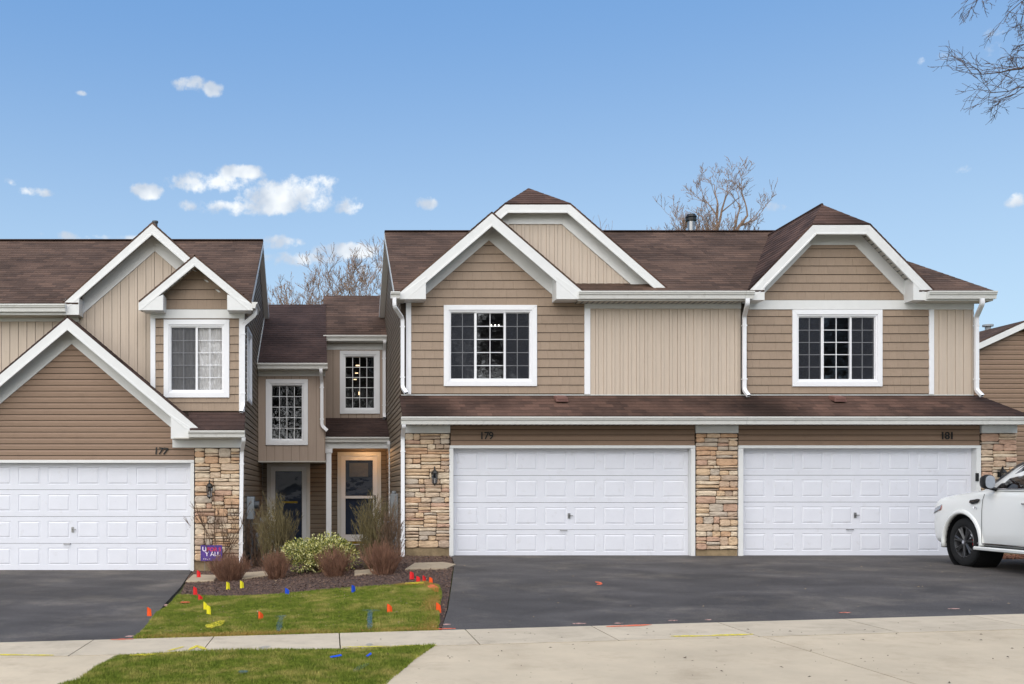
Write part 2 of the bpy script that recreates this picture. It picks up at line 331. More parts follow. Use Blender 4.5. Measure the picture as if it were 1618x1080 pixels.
def patch(poly, name, m, off, cell=.3, skirt=.12, parent=None, zf=None):
    zf = zf or g
    xs = [p[0] for p in poly]; ys = [p[1] for p in poly]; bm = bmesh.new()
    gx = np.arange(math.floor(min(xs) / cell) * cell, max(xs) + cell, cell); gy = np.arange(math.floor(min(ys) / cell) * cell, max(ys) + cell, cell)
    for a in gx:
        col = clipr(poly, a, a + cell, -999, 999)
        if not col: continue
        for b in gy:
            q = clipr(col, -999, 999, b, b + cell)
            if q:
                if area(q) < 0: q = q[::-1]
                try: bm.faces.new([bm.verts.new((u, v, zf(u, v) + off)) for u, v in q])
                except ValueError: pass
    bmesh.ops.remove_doubles(bm, verts=bm.verts, dist=1e-4)
    if skirt:
        be = [e for e in bm.edges if e.is_boundary]; r = bmesh.ops.extrude_edge_only(bm, edges=be)
        for v in r['geom']:
            if isinstance(v, bmesh.types.BMVert): v.co.z -= skirt
    me = bpy.data.meshes.new(name); bm.to_mesh(me); bm.free(); me.materials.append(m)
    o = bpy.data.objects.new(name, me); link(o, parent, (0, 0, 0) if parent is None else None)
    if parent is not None: o.location = -wloc(parent)
    return o
def gp(*pp): return [gat(x, y) for x, y in pp]

M['soil'] = mat('ground_soil', S(92,96,52), .95, .25, 2, .3, 30)
M['grassbase'] = mat('grass_turf', S(92,108,40), .95, .3, 3, .5, 60, dirt=(S(128,116,62), 1.6, .5, .75, .6))
M['mulchbase'] = mat('mulch_soil', S(72,56,50), .95, .3, 14, .6, 60)
def masph():
    m = mat('asphalt', S(76,72,70), .85, .10, .8, .35, 160, spec=.3, dirt=(S(128,118,106), .55, .5, .75, .6))
    nt = m.node_tree; N = nt.nodes; L = nt.links; b = N['Principled BSDF']; src = b.inputs['Base Color'].links[0].from_socket
    geo = N.new('ShaderNodeNewGeometry'); mp = N.new('ShaderNodeMapping'); mp.inputs['Scale'].default_value = (.55, .8, 1); mp.inputs['Rotation'].default_value = (0, 0, .6); L.new(geo.outputs['Position'], mp.inputs[0])
    n = N.new('ShaderNodeTexNoise'); n.inputs['Scale'].default_value = 1.3; n.inputs['Detail'].default_value = 6; n.inputs['Distortion'].default_value = .8; L.new(mp.outputs[0], n.inputs['Vector'])
    r = N.new('ShaderNodeMapRange'); L.new(n.outputs[0], r.inputs[0]); r.inputs[1].default_value = .35; r.inputs[2].default_value = .7; r.inputs[3].default_value = .74; r.inputs[4].default_value = 1.25
    n3 = N.new('ShaderNodeTexNoise'); n3.inputs['Scale'].default_value = 110; L.new(geo.outputs['Position'], n3.inputs['Vector'])
    r3 = N.new('ShaderNodeMapRange'); L.new(n3.outputs[0], r3.inputs[0]); r3.inputs[1].default_value = .3; r3.inputs[2].default_value = .7; r3.inputs[3].default_value = .6; r3.inputs[4].default_value = 1.5
    ml = N.new('ShaderNodeMath'); ml.operation = 'MULTIPLY'; L.new(r.outputs[0], ml.inputs[0]); L.new(r3.outputs[0], ml.inputs[1])
    h = N.new('ShaderNodeHueSaturation'); L.new(src, h.inputs['Color']); L.new(ml.outputs[0], h.inputs['Value']); L.new(h.outputs[0], b.inputs['Base Color']); return m
M['asphalt'] = masph()

def make_ground():
    xs = [-900, -400, -150, -60, -30] + list(np.arange(-14, 22.01, 1.0)) + [40, 80, 200, 500, 900]
    ys = [-900, -300, -80, -20, -2, 0.5, 3, 5, 7, 8.0, 8.6, 9.9, 11.2, 12.4] + list(np.arange(13.0, 21.6, .5)) + [24, 28, 40, 80, 200, 500, 1200]
    v = []; f = []
    for Y in ys:
        for X in xs: v.append((X, Y, g(X, Y) - .03 - (.35 if Y < 8.3 else 0)))
    n = len(xs)
    for j in range(len(ys) - 1):
        for i in range(n - 1): a = j * n + i; f.append((a, a + 1, a + n + 1, a + n))
    mb = MB(); mb.v = v; mb.f = f; o = mb.build('ground', M['soil'], fix=False); tag(o, kind='structure')
make_ground()
rd = MB()
for i in range(40):
    X0, X1 = -60 + i * 3, -57 + i * 3
    a, b = g(X0, 0) - .12, g(X1, 0) - .12
    rd.add([(X0,-1,a),(X1,-1,b),(X1,8.1,b),(X0,8.1,a)], [(0,1,2,3)])
tag(rd.build('street', M['asphalt'], fix=False), kind='structure')
kb = MB()
for i in range(40):
    X0, X1 = -60 + i * 3, -57.005 + i * 3
    for k, X in enumerate((X0, X1)): pass
    a, b = g(X0, 8.2), g(X1, 8.2)
    kb.add([(X0,8.1,a-.3),(X1,8.1,b-.3),(X1,8.28,b-.3),(X0,8.28,a-.3),(X0,8.12,a+.03),(X1,8.12,b+.03),(X1,8.28,b+.03),(X0,8.28,a+.03)], [(0,3,2,1),(4,5,6,7),(0,1,5,4),(1,2,6,5),(2,3,7,6),(3,0,4,7)])
tag(kb.build('kerb', M['concrete']), kind='structure')

# driveways
dl = gp((302,905),(285,930),(262,955),(238,985),(215,1014.5)); dl = [(-10.5, 20.62), (px(304, 20.6), 20.62)] + dl + [(-10.5, 12.42)]
drive_l = tag(patch(dl, 'driveway', M['asphalt'], .03, .4), 'dark asphalt driveway on the left below house 177', kind='structure')
dr = [(px(713, 20.6), 20.62)] + gp((718,893),(714,925),(708,965),(698,996)); dr = dr[::-1] + [(16.5, 20.62), (16.5, 12.42)]
dr = [(dr[0][0], 12.42)] + dr
drive_r = tag(patch(dr[::-1], 'driveway', M['asphalt'], .03, .4), 'wide dark asphalt driveway before garages 179 and 181', kind='structure')
# sidewalk of separate slabs
sw = empty('sidewalk', (0, 12, zs(0)), None, None, kind='structure')
jx = [-9.0, -7.45, -5.9, -4.4, px(148, 12.4), px(338, 12.4), px(536, 12.4), px(735, 12.4), px(934, 12.4), px(1134, 12.4), 6.3, 7.85, 9.4, 10.95, 12.5, 14.0, 16]
def srot(x): return 0
for i in range(len(jx) - 1):
    a, b = jx[i] + .007, jx[i + 1] - .007
    far = 12.4
    o = patch([(a, 11.2), (b, 11.2), (b, far), (a, far)], 'slab', M['concrete'], .045, .4, .1, sw)
# aprons
def apron(polys, label):
    e = empty('driveway_apron', (polys[0][0][0], 10, -.5), None, None, kind='structure')
    for p in polys: patch(p, 'slab', M['concrete2'], .042, .4, .1, e)
    return e
y11 = 11.186
lp = gp((186,1047.5),(158,1060),(130,1081)); 
ap_l = apron([[(-9, y11), (-5.2, y11), (-5.2, 8.3), (-9, 8.3)], [(-5.185, y11), (px(186, 11.19), y11)] + lp[1:] + [(-3.05, 8.9), (-3.3, 8.3), (-5.185, 8.3)]], '')
rp = gp((686,1027.5),(650,1050),(612,1081))
sA = gat(1370, 1079); 
sx = px(1204, 11.19)
ap_r = apron([[(px(686, 11.19), y11), (sx, y11), (sA[0] + .3, 8.3), (.3, 8.3), (.42, 8.9)] + rp[1:][::-1], [(sx + .014, y11), (9.4, y11), (9.4, 8.3), (sA[0] + .314, 8.3)], [(9.414, y11), (15.9, y11), (15.9, 8.3), (9.414, 8.3)]], '')
# lawn, parkway, mulch
lawn_poly = gp((214,1016),(250,975),(285,946),(350,946.5),(430,944),(500,938),(560,934),(620,929),(672,924),(691,929),(694,945),(690,970),(688,1000))
lawn_poly[0] = (lawn_poly[0][0], 12.405); lawn_poly[-1] = (lawn_poly[-1][0], 12.405)
lawn = tag(patch(lawn_poly, 'lawn', M['grassbase'], .03, .3), kind='structure')
park_poly = [(px(188, 11.19), 11.19), (px(684, 11.19), 11.19)] + rp[1:] + [(.4, 8.9), (.28, 8.3), (-3.28, 8.3), (-3.03, 8.9)] + lp[1:][::-1]
park = tag(patch(park_poly, 'lawn', M['grassbase'], .03, .3), kind='structure')
bed_poly = [(px(306, 20.45), 20.45)] + gp((300,908),(283,946)) + lawn_poly[3:] + gp((697,996),(706,965),(712,925),(716,893)) + [(px(712, 20.45), 20.45), (1.49, 20.5), (1.49, 24.9), (-1.73, 24.9), (-1.73, 20.5)]
bed = tag(patch(bed_poly, 'garden_bed', M['mulchbase'], .022, .3), kind='structure')

def in_poly(x, y, poly):
    c = np.zeros(len(x), bool); n = len(poly)
    for i in range(n):
        x1, y1 = poly[i]; x2, y2 = poly[(i + 1) % n]
        if y1 == y2: continue
        k = ((y1 > y) != (y2 > y)) & (x < (x2 - x1) * (y - y1) / (y2 - y1) + x1); c ^= k
    return c
gv = np.vectorize(g)
def scatter(poly, n):
    P = np.array(poly); a, b = P.min(0), P.max(0)
    x = rng.uniform(a[0], b[0], n); y = rng.uniform(a[1], b[1], n); k = in_poly(x, y, poly); return x[k], y[k]
def npmesh(name, V, Fc, m):
    me = bpy.data.meshes.new(name); V = np.asarray(V, dtype=np.float32); Fc = np.asarray(Fc, dtype=np.int32); k = Fc.shape[1]
    me.vertices.add(len(V)); me.vertices.foreach_set('co', V.ravel()); me.loops.add(Fc.size); me.loops.foreach_set('vertex_index', Fc.ravel())
    me.polygons.add(len(Fc)); me.polygons.foreach_set('loop_start', np.arange(0, Fc.size, k, dtype=np.int32)); me.update(calc_edges=True); me.materials.append(m)
    o = bpy.data.objects.new(name, me); link(o); return o
M['blade'] = mat('grass_blades', S(82,102,30), .8, .3, 9, col2=S(138,148,58), dirt=(S(188,170,100), 2.3, .47, .67, .85), spec=.2)
M['blade'].node_tree.nodes['Principled BSDF'].inputs['Roughness'].default_value = .9
def grass(poly, n, h):
    x, y = scatter(poly, n); n = len(x); z = gv(x, y) + .028
    hh = h * rng.uniform(.5, 1.25, n) * (0.8 + .35 * np.sin(x * 2.3 + 1) * np.cos(y * 3.1)); an = rng.uniform(0, 2 * np.pi, n); w = rng.uniform(.004, .008, n); ln = rng.uniform(0, .7, n) * hh; la = rng.uniform(0, 2 * np.pi, n)
    V = np.zeros((n, 3, 3)); V[:, 0] = np.c_[x - np.cos(an) * w, y - np.sin(an) * w, z]; V[:, 1] = np.c_[x + np.cos(an) * w, y + np.sin(an) * w, z]; V[:, 2] = np.c_[x + np.cos(la) * ln, y + np.sin(la) * ln, z + hh]
    o = npmesh('grass', V.reshape(-1, 3), np.arange(3 * n).reshape(-1, 3), M['blade']); return o
M['straw'] = mat('straw_blades', S(176,146,84), .9, .3, 9, col2=S(146,128,60), spec=.2)
def fringe(pp, n, w, h=.045):
    x = []; y = []
    for (x0, y0), (x1, y1) in zip(pp[:-1], pp[1:]):
        k = int(n * math.hypot(x1 - x0, y1 - y0)); t = rng.random(k); o = np.abs(rng.normal(0, w, k)); d = Vector((x1 - x0, y1 - y0)).normalized(); x += list(x0 + (x1 - x0) * t - d.y * o); y += list(y0 + (y1 - y0) * t + d.x * o)
    x = np.array(x); y = np.array(y); n = len(x); z = gv(x, y) + .03; hh = h * rng.uniform(.5, 1.2, n); an = rng.uniform(0, 6.28, n); la = rng.uniform(0, 6.28, n); ln = rng.uniform(.2, 1, n) * hh; ww = rng.uniform(.004, .008, n)
    V = np.zeros((n, 3, 3)); V[:, 0] = np.c_[x - np.cos(an) * ww, y - np.sin(an) * ww, z]; V[:, 1] = np.c_[x + np.cos(an) * ww, y + np.sin(an) * ww, z]; V[:, 2] = np.c_[x + np.cos(la) * ln, y + np.sin(la) * ln, z + hh]
    return npmesh('grass', V.reshape(-1, 3), np.arange(3 * n).reshape(-1, 3), M['straw'])
tag(fringe([lawn_poly[0], (-1.4, 12.41), (-.2, 12.41)], 3500, .10), 'dry straw coloured grass along the sidewalk edge', 'grass', kind='stuff')
tag(fringe([(-.2, 12.41), (.9, 12.41), lawn_poly[-1]] + [lawn_poly[-2], lawn_poly[-3], lawn_poly[-4]] + [lawn_poly[-5], lawn_poly[-6]], 2200, .09), 'dry straw coloured grass along the right edge of the lawn', 'grass', kind='stuff')
def grow_poly(p, d):
    cx = sum(q[0] for q in p) / len(p); cy = sum(q[1] for q in p) / len(p)
    return [(q[0] + d * (1 if q[0] > cx else -1), q[1] + d * .6 * (1 if q[1] > cy else -1)) for q in p]
tag(grass(grow_poly(lawn_poly, .03), 260000, .05), 'short green lawn before the shrub bed', 'grass', kind='stuff')
tag(grass(grow_poly(park_poly, .03), 200000, .05), 'short green grass strip between sidewalk and street', 'grass', kind='stuff')
M['chip'] = mat('mulch_chips', S(66,50,44), .95, .4, 30, col2=S(128,104,90), spec=.2)
def chips(name, poly, n, s0, s1, m, off=.02, flat=.3):
    x, y = scatter(poly, n); n = len(x); z = gv(x, y) + off + rng.uniform(0, .02, n); a = rng.uniform(0, 2 * np.pi, n); L_ = rng.uniform(s0, s1, n); W = L_ * rng.uniform(.2, .6, n); t = rng.normal(0, flat, n)
    dx = np.c_[np.cos(a), np.sin(a), np.sin(t)] * L_[:, None]; dy = np.c_[-np.sin(a), np.cos(a), rng.normal(0, flat, n)] * W[:, None]; c = np.c_[x, y, z]; up = np.c_[np.zeros(n), np.zeros(n), W * .8]
    V = np.stack([c - dx, c + dy * .8, c + dx, c - dy, c + up], 1).reshape(-1, 3)
    b = np.arange(n)[:, None] * 5; Fc = np.concatenate([b + np.array([[0, 1, 4]]), b + np.array([[1, 2, 4]]), b + np.array([[2, 3, 4]]), b + np.array([[3, 0, 4]])])
    return npmesh(name, V, Fc, m)
tag(chips('mulch', bed_poly, 60000, .008, .03, M['chip']), 'brown shredded wood mulch in the shrub bed', 'mulch', kind='stuff')
M['leaf'] = mat('dry_leaf', S(120,92,60), .9, .4, 20, col2=S(180,160,130))
M['speck'] = mat('leaf_crumbs', S(50,42,36), .9, .4, 20, col2=S(90,74,60))
apr_poly = [(.2, 11.9), (15, 12.3), (15, 8.6), (.2, 8.6)]
def off_slab(o): return o
tag(chips('leaf_crumbs', apr_poly, 320, .006, .022, M['speck'], .045, .1), 'dark leaf crumbs scattered on the pale concrete', 'debris', kind='stuff')
tag(chips('leaf_crumbs', [(2, 20.3), (15, 20.3), (15, 12.6), (1.6, 12.6)], 110, .006, .022, M['leaf'], .032, .1), 'pale leaf crumbs scattered on the wide driveway', 'debris', kind='stuff')
tag(chips('leaf_crumbs', bed_poly, 900, .006, .018, M['leaf'], .045, .3), 'pale leaf bits and wood flecks on the dark mulch', 'debris', kind='stuff')
tag(chips('leaf_crumbs', lawn_poly, 260, .008, .02, M['leaf'], .05, .3), 'pale leaf bits scattered over the lawn', 'debris', kind='stuff')

# stepping slabs in the bed
def blob_slab(pp, label, cat, off=.05):
    poly = gp(*pp); o = patch(poly, 'paving_slab', M['paver'], off, .5, .08); tag(o, label, cat); bevel(o, .01); return o
blob_slab(((640,903),(706,901.5),(720,895),(700,891.5),(655,893)), 'flat cream stone slab at the corner of garage 179', 'paving slab')
blob_slab(((293,922),(338,921),(345,912),(305,911)), 'flat worn slab beside the left driveway under the sparse shrub', 'paving slab')
blob_slab(((382,918),(424,912),(428,905),(388,908)), 'worn slab between the two low reddish shrubs at left', 'paving slab')
blob_slab(((560,912),(594,909),(590,903),(560,905)), 'worn slab at the right foot of the variegated shrub', 'paving slab')

# utility paint marks: thin ragged sprayed lines, children of the surface they lie on
def mpaint(name, c, al=.7):
    m = bpy.data.materials.new(name); m.use_nodes = True; nt = m.node_tree; N = nt.nodes; L = nt.links; b = N['Principled BSDF']; b.inputs['Base Color'].default_value = c; b.inputs['Roughness'].default_value = .8
    geo = N.new('ShaderNodeNewGeometry'); n = N.new('ShaderNodeTexNoise'); n.inputs['Scale'].default_value = 22; n.inputs['Detail'].default_value = 6; n.inputs['Roughness'].default_value = .8; L.new(geo.outputs['Position'], n.inputs['Vector'])
    r = N.new('ShaderNodeMapRange'); L.new(n.outputs[0], r.inputs[0]); r.inputs[1].default_value = .34; r.inputs[2].default_value = .56; r.inputs[4].default_value = al; L.new(r.outputs[0], b.inputs['Alpha']); return m
P_Y = mpaint('yellow_spray_paint', S(230,210,50), .95); P_O = mpaint('orange_spray_paint', S(240,110,70), .95); P_B = mpaint('blue_spray_paint', S(60,110,140), .3); P_P = mpaint('pale_pink_spray_paint', S(230,180,165))
def mark(pp, w, m, parent, off):
    if parent is sw: w *= 1.5
    pts = gp(*pp); mb = MB()
    for (x0, y0), (x1, y1) in zip(pts[:-1], pts[1:]):
        d = Vector((x1 - x0, y1 - y0)); n = Vector((-d.y, d.x)).normalized() * w / 2; k = max(2, int(d.length / .15)); r = []
        for i in range(k + 1):
            c = Vector((x0, y0)) + d * i / k; j = 1 if 0 < i < k else .4; a, b = c + n * j * random.uniform(.7, 1.2), c - n * j * random.uniform(.7, 1.2)
            r += [(a.x, a.y, g(a.x, a.y) + off), (b.x, b.y, g(b.x, b.y) + off)]
        mb.add(r, [(2*i, 2*i+1, 2*i+3, 2*i+2) for i in range(k)])
    o = mb.build('paint_mark', m, None, (0, 0, 0), fix=False); o.parent = parent; o.location = -wloc(parent); return o
SO, DO = .051, .036
mark([(-20,1041),(40,1041.5),(85,1042)], .07, P_Y, sw, SO); mark([(205,1042),(255,1040),(300,1036),(322,1038)], .08, P_Y, sw, SO); mark([(265,1035),(290,1028)], .05, P_Y, sw, SO); mark([(298,1034),(312,1026),(325,1033)], .05, P_Y, sw, SO)
mark([(540,1029),(620,1027.5),(690,1026)], .05, P_Y, sw, SO); mark([(1060,1012),(1120,1011),(1190,1008.5)], .08, P_Y, sw, SO)
mark([(175,1016.5),(212,1015.5)], .07, P_O, sw, SO); mark([(672,1000),(720,999)], .06, P_O, sw, SO); mark([(958,996),(1030,993)], .08, P_O, sw, SO)
mark([(405,1033),(425,1027)], .1, P_B, sw, SO); mark([(583,1028),(584,1023)], .06, P_B, sw, SO)
for a in ((700,712,991),(905,926,989.5),(970,984,989),(1056,1070,984.5),(1114,1124,983.5),(1328,1346,972),(1498,1516,966)): mark([(a[0],a[2]),(a[1],a[2]-.5)], .09, P_P, drive_r, DO)
mark([(1326,972.5),(1344,971.5)], .05, P_O, drive_r, DO+.002); mark([(942,922),(950,925),(945,927)], .1, P_O, drive_r, DO)
mark([(198,1010),(212,1009)], .12, P_P, drive_l, DO); mark([(262,958),(265,962)], .1, P_P, drive_l, DO)
def gmark(pp, w, m, parent): mark(pp, w, m, parent, .058); mark(pp, w * 1.2, m, parent, .07)
gmark([(436,982),(452,980)], .12, P_B, lawn); gmark([(444,982),(440,1006)], .06, P_B, lawn); gmark([(572,971),(600,972)], .1, P_B, lawn); gmark([(585,972),(584,1002)], .06, P_B, lawn)
gmark([(560,1070),(582,1058)], .07, P_B, park); gmark([(378,1072),(390,1070)], .12, P_B, park); gmark([(330,1000),(352,988)], .16, P_Y, lawn); gmark([(285,958),(300,958)], .1, P_O, lawn); gmark([(682,930),(690,942)], .12, P_O, lawn); gmark([(640,928),(670,927)], .12, P_Y, lawn)

# ------------------------------------------------------------------ building pieces
def wall(fr, poly, th, name, m, parent, holes=()):
    mb = MB()
    for q in minus([poly], holes): prism(mb, fr, q, -th, 0)
    return mb.build(name, m, parent)
def lap(fr, poly, v0, v1, m, parent, h=.118, holes=(), name='siding_board'):
    v = v0
    while v < v1 - .01:
        t = min(v + h, v1)
        for q in minus([clipr(poly, -BIG, BIG, v, t)], holes) if clipr(poly, -BIG, BIG, v, t) else []:
            mb = MB(); vm = v + h * .66
            a = clip(q, 0, 1, vm); a = clip(a, 0, -1, -(v + .011)) if a else []; b = clip(q, 0, -1, -vm)  # gap at the board foot bares dark sheathing in place of lip shadow
            if a: prism(mb, fr, a, .001, lambda u, w: .019 - .002 * (w - v) / h)
            if b: prism(mb, fr, b, .001, lambda u, w: .0175 - .014 * ((w - vm) / (h * .34)) ** .7 if w > vm else .0175)
            if mb.v: mb.build(name, m, parent)
        v += h
SHK = {}
def shakes(fr, poly, v0, v1, m, parent, h=.177, holes=(), cols=(.13, .155, .18, .21)):
    us = [p[0] for p in poly]; v = v0; row = 0
    while v < v1 - .02:
        u = min(us) - random.uniform(0, .12)
        while u < max(us):
            w = random.choice(cols); q = clipr(poly, u + .0012, u + w - .0012, v + .010, min(v + h, v1))  # gap at the shake foot shows dark sheathing as its shadow line
            if q:
                qs = minus([q], holes)
                full = len(qs) == 1 and abs(abs(area(qs[0])) - (w - .0024) * (h - .010)) < 1e-5
                dn = random.uniform(0, .002)
                if full:
                    key = (w, round(h, 4), tuple(fr.N))
                    if key not in SHK:
                        mb = MB(); f2 = Frame((0, 0, 0), fr.U, fr.N); prism(mb, f2, rect(0, w - .0024, 0, h - .010), .001, lambda a, b: .024 - .017 * b / h); me = mb.mesh('shingle'); me.materials.append(m); SHK[key] = me
                    o = bpy.data.objects.new('shingle', SHK[key]); link(o, parent, fr.p(u + .0012, v + .010, dn))
                else:
                    for a in qs:
                        mb = MB(); prism(mb, fr, a, .001, lambda x, b: .024 + dn - .017 * (b - v) / h); mb.build('shingle', m, parent)
            u += w
        v += h
def boards(fr, poly, u0, m, parent, w=.168, holes=(), bat=.055):
    us = [p[0] for p in poly]; vv = [p[1] for p in poly]; u = u0
    while u > min(us): u -= w
    while u < max(us):
        mb = MB()
        for q in minus([clipr(poly, u + .006, u + w - bat - .004, -BIG, BIG)] if clipr(poly, u + .006, u + w - bat - .004, -BIG, BIG) else [], holes): prism(mb, fr, q, .001, .008)
        for q in minus([clipr(poly, u + w - bat, u + w, -BIG, BIG)] if clipr(poly, u + w - bat, u + w, -BIG, BIG) else [], holes):
            prism(mb, fr, q, .001, .02)
        if mb.v: mb.build('siding_board', m, parent)
        u += w
def flatboards(fr, poly, u0, m, parent, w=.2, holes=()):
    us = [p[0] for p in poly]; u = u0
    while u < max(us):
        c = clipr(poly, u + .004, u + w - .004, -BIG, BIG)
        for q in minus([c] if c else [], holes): mb = MB(); prism(mb, fr, q, .001, .012); mb.build('siding_board', m, parent)
        u += w
def eave_roof(P, xa, xb, ze, zr, Yr, gaps, m, xtop=None):
    co = math.cos(math.atan2(zr - ze, Yr - 20.58)); Yc = 20.58 + .56 * co; zc = ze + (zr - ze) * (Yc - 20.58) / (Yr - 20.58); xt = xb if xtop is None else xtop
    xm = lerp(xb, xt, (Yc - 20.58) / (Yr - 20.58)); roof_plane([(xa, Yc, zc), (xm, Yc, zc), (xt, Yr, zr), (xa, Yr, zr)], m, P); x = xa
    for (g0, g1) in list(gaps) + [(xb, None)]:
        if g0 - x > .01:
            last = g1 is None; roof_plane([(x, 20.58, ze), (g0, 20.58, ze), (xm if last else g0, Yc, zc), (x, Yc, zc)], m, P)
        x = g1
def roof_plane(pts, m, parent, name='roof', th=.03, ex=.14):
    P = [Vector(p) for p in pts]; n = Vector((0, 0, 0))
    for i in range(len(P)): n += (P[i] - P[0]).cross(P[(i + 1) % len(P)] - P[0])
    n.normalize()
    if n.z < 0: n = -n
    U = Vector((0, 0, 1)).cross(n).normalized(); V = n.cross(U)
    if V.z < 0: V = -V; 
    O = min(P, key=lambda p: p.z)
    q = [((p - O).dot(U), (p - O).dot(V)) for p in P]; vmax = max(t[1] for t in q); bm = bmesh.new(); uvl = bm.loops.layers.uv.new('UVMap'); k = 0
    while k * ex < vmax - .002:
        a, b = k * ex, min((k + 1) * ex, vmax); c = clipr(q, -BIG, BIG, a, b); k += 1
        if not c: continue
        N = len(c); f = lambda v: .009 - .006 * (v - a) / ex
        vs = [bm.verts.new(O + U * u + V * v - n * th) for u, v in c] + [bm.verts.new(O + U * u + V * v + n * f(v)) for u, v in c]
        for idx in [tuple(range(N)), tuple(range(2 * N - 1, N - 1, -1))] + [(i, (i + 1) % N, (i + 1) % N + N, i + N) for i in range(N)]:
            fc = bm.faces.new([vs[j] for j in idx])
            for l, j in zip(fc.loops, idx): u, v = c[j % N]; l[uvl].uv = (u + 20, min(v, b - .003) if v > a + .01 else v + .003)
    bmesh.ops.recalc_face_normals(bm, faces=bm.faces)
    me = bpy.data.meshes.new(name); base = wloc(parent); bmesh.ops.translate(bm, verts=bm.verts, vec=-base); bm.to_mesh(me); bm.free(); me.materials.append(m)
    return link(bpy.data.objects.new(name, me), parent, base)
def offset_line(pts, d):          # open polyline (u,v), offset downwards by d, vertical ends
    seg = []
    for (a, b) in zip(pts[:-1], pts[1:]):
        D = Vector((b[0] - a[0], b[1] - a[1])).normalized(); n = Vector((D.y, -D.x)); seg.append((Vector(a) + n * d, D))
    out = []
    (p, D) = seg[0]; t = (pts[0][0] - p.x) / D.x; out.append((pts[0][0], p.y + D.y * t))
    for (p, D), (q, E) in zip(seg[:-1], seg[1:]):
        det = D.x * E.y - D.y * E.x; r = q - p; t = (r.x * E.y - r.y * E.x) / det; c = p + D * t; out.append((c.x, c.y))
    (p, D) = seg[-1]; t = (pts[-1][0] - p.x) / D.x; out.append((pts[-1][0], p.y + D.y * t)); return out
def rake(line, Yf, Yw, parent, fw=.17, inset=.0, frieze=.17, ret=None, vent=(1,), zcut=None, cc=None):
    """line: outer roof edge [(x,z)...] left to right at plane Yf; fascia, soffit, frieze on wall plane Yw."""
    FR = front(Yf); FW = front(Yw)
    a0 = offset_line(line, .025); a1 = offset_line(line, .025 + fw)
    def cutq(q):
        if cc and q: q = clip(q, *cc)
        return clip(q, 0, -1, -zcut) if zcut and q else q
    for i in range(len(line) - 1):
        mb = MB(); q = cutq([a0[i], a0[i+1], a1[i+1], a1[i]])
        if q: prism(mb, FR, q, -.03, 0); 
        e0, e1 = offset_line(line, .025 + fw - .035)[i:i+2]; q = cutq([e0, e1, a1[i+1], a1[i]])
        if q: prism(mb, FR, q, -.002, .012)
        if mb.v: bevel(mb.build('fascia', M['trim'], parent), .003)
        # soffit panel
        s0 = offset_line(line, .10); s1 = offset_line(line, .115); mb = MB(); q = cutq([s0[i], s0[i+1], s1[i+1], s1[i]])
        if q: prism(mb, FR, q, -(Yw - Yf), -.031); mb.build('soffit', M['soffit'], parent)
        # frieze on wall
        if frieze:
            f0 = offset_line(line, .118); f1 = offset_line(line, .118 + frieze + .1); mb = MB(); q = cutq([f0[i], f0[i+1], f1[i+1], f1[i]])
            if q: prism(mb, FW, q, -.01, .035); bevel(mb.build('frieze_board', M['trim'], parent), .003)
        # soffit vents: thin slots
        A, B = Vector(s1[i]), Vector(s1[i+1]); L_ = (B - A).length; D = (B - A).normalized(); n = Vector((D.y, -D.x)); mb = MB(); t = .1
        while t < L_ - .06:
            c = A + D * t
            if (not zcut or c.y > zcut + .05) and not (cc and cc[0] * c.x + cc[1] * c.y > cc[2] - .05):
                q = [c + n * .0005, c + D * .018 + n * .0005, c + D * .018 + n * .004, c + n * .004]; prism(mb, FR, [tuple(v) for v in q], -(Yw - Yf) + .045, -.06)
            t += .11
        if mb.v: mb.build('soffit_vent', M['greydk'], parent)
def gutter_x(x0, x1, Yb, zt, parent, drop=.125, dep=.115):      # back at Yb, top at zt, running along x
    prof = [(0, 0), (0, -drop), (-.07, -drop), (-.08, -drop * .55), (-.105, -drop * .4), (-.112, -.028), (-.125, -.026), (-.125, 0), (-.108, 0), (-.1, -drop * .35), (-.072, -drop * .5), (-.062, -drop + .01), (-.01, -drop + .01), (-.01, 0)]
    k = dep / .125; mb = MB(); mb.loft([[(x, Yb + a * k, zt + b) for a, b in prof] for x in (x0, x1)], cap=False)
    for x in (x0, x1): 
        pr = prof[:8]; mb.add([(x, Yb + a * k, zt + b) for a, b in pr], [tuple(range(8))])
    for x in np.arange(x0 + .4, x1, .9): mb.box(x, x + .02, Yb - dep + .008, Yb - .005, zt - .02, zt - .008)
    return mb.build('gutter', M['gutter'], parent)
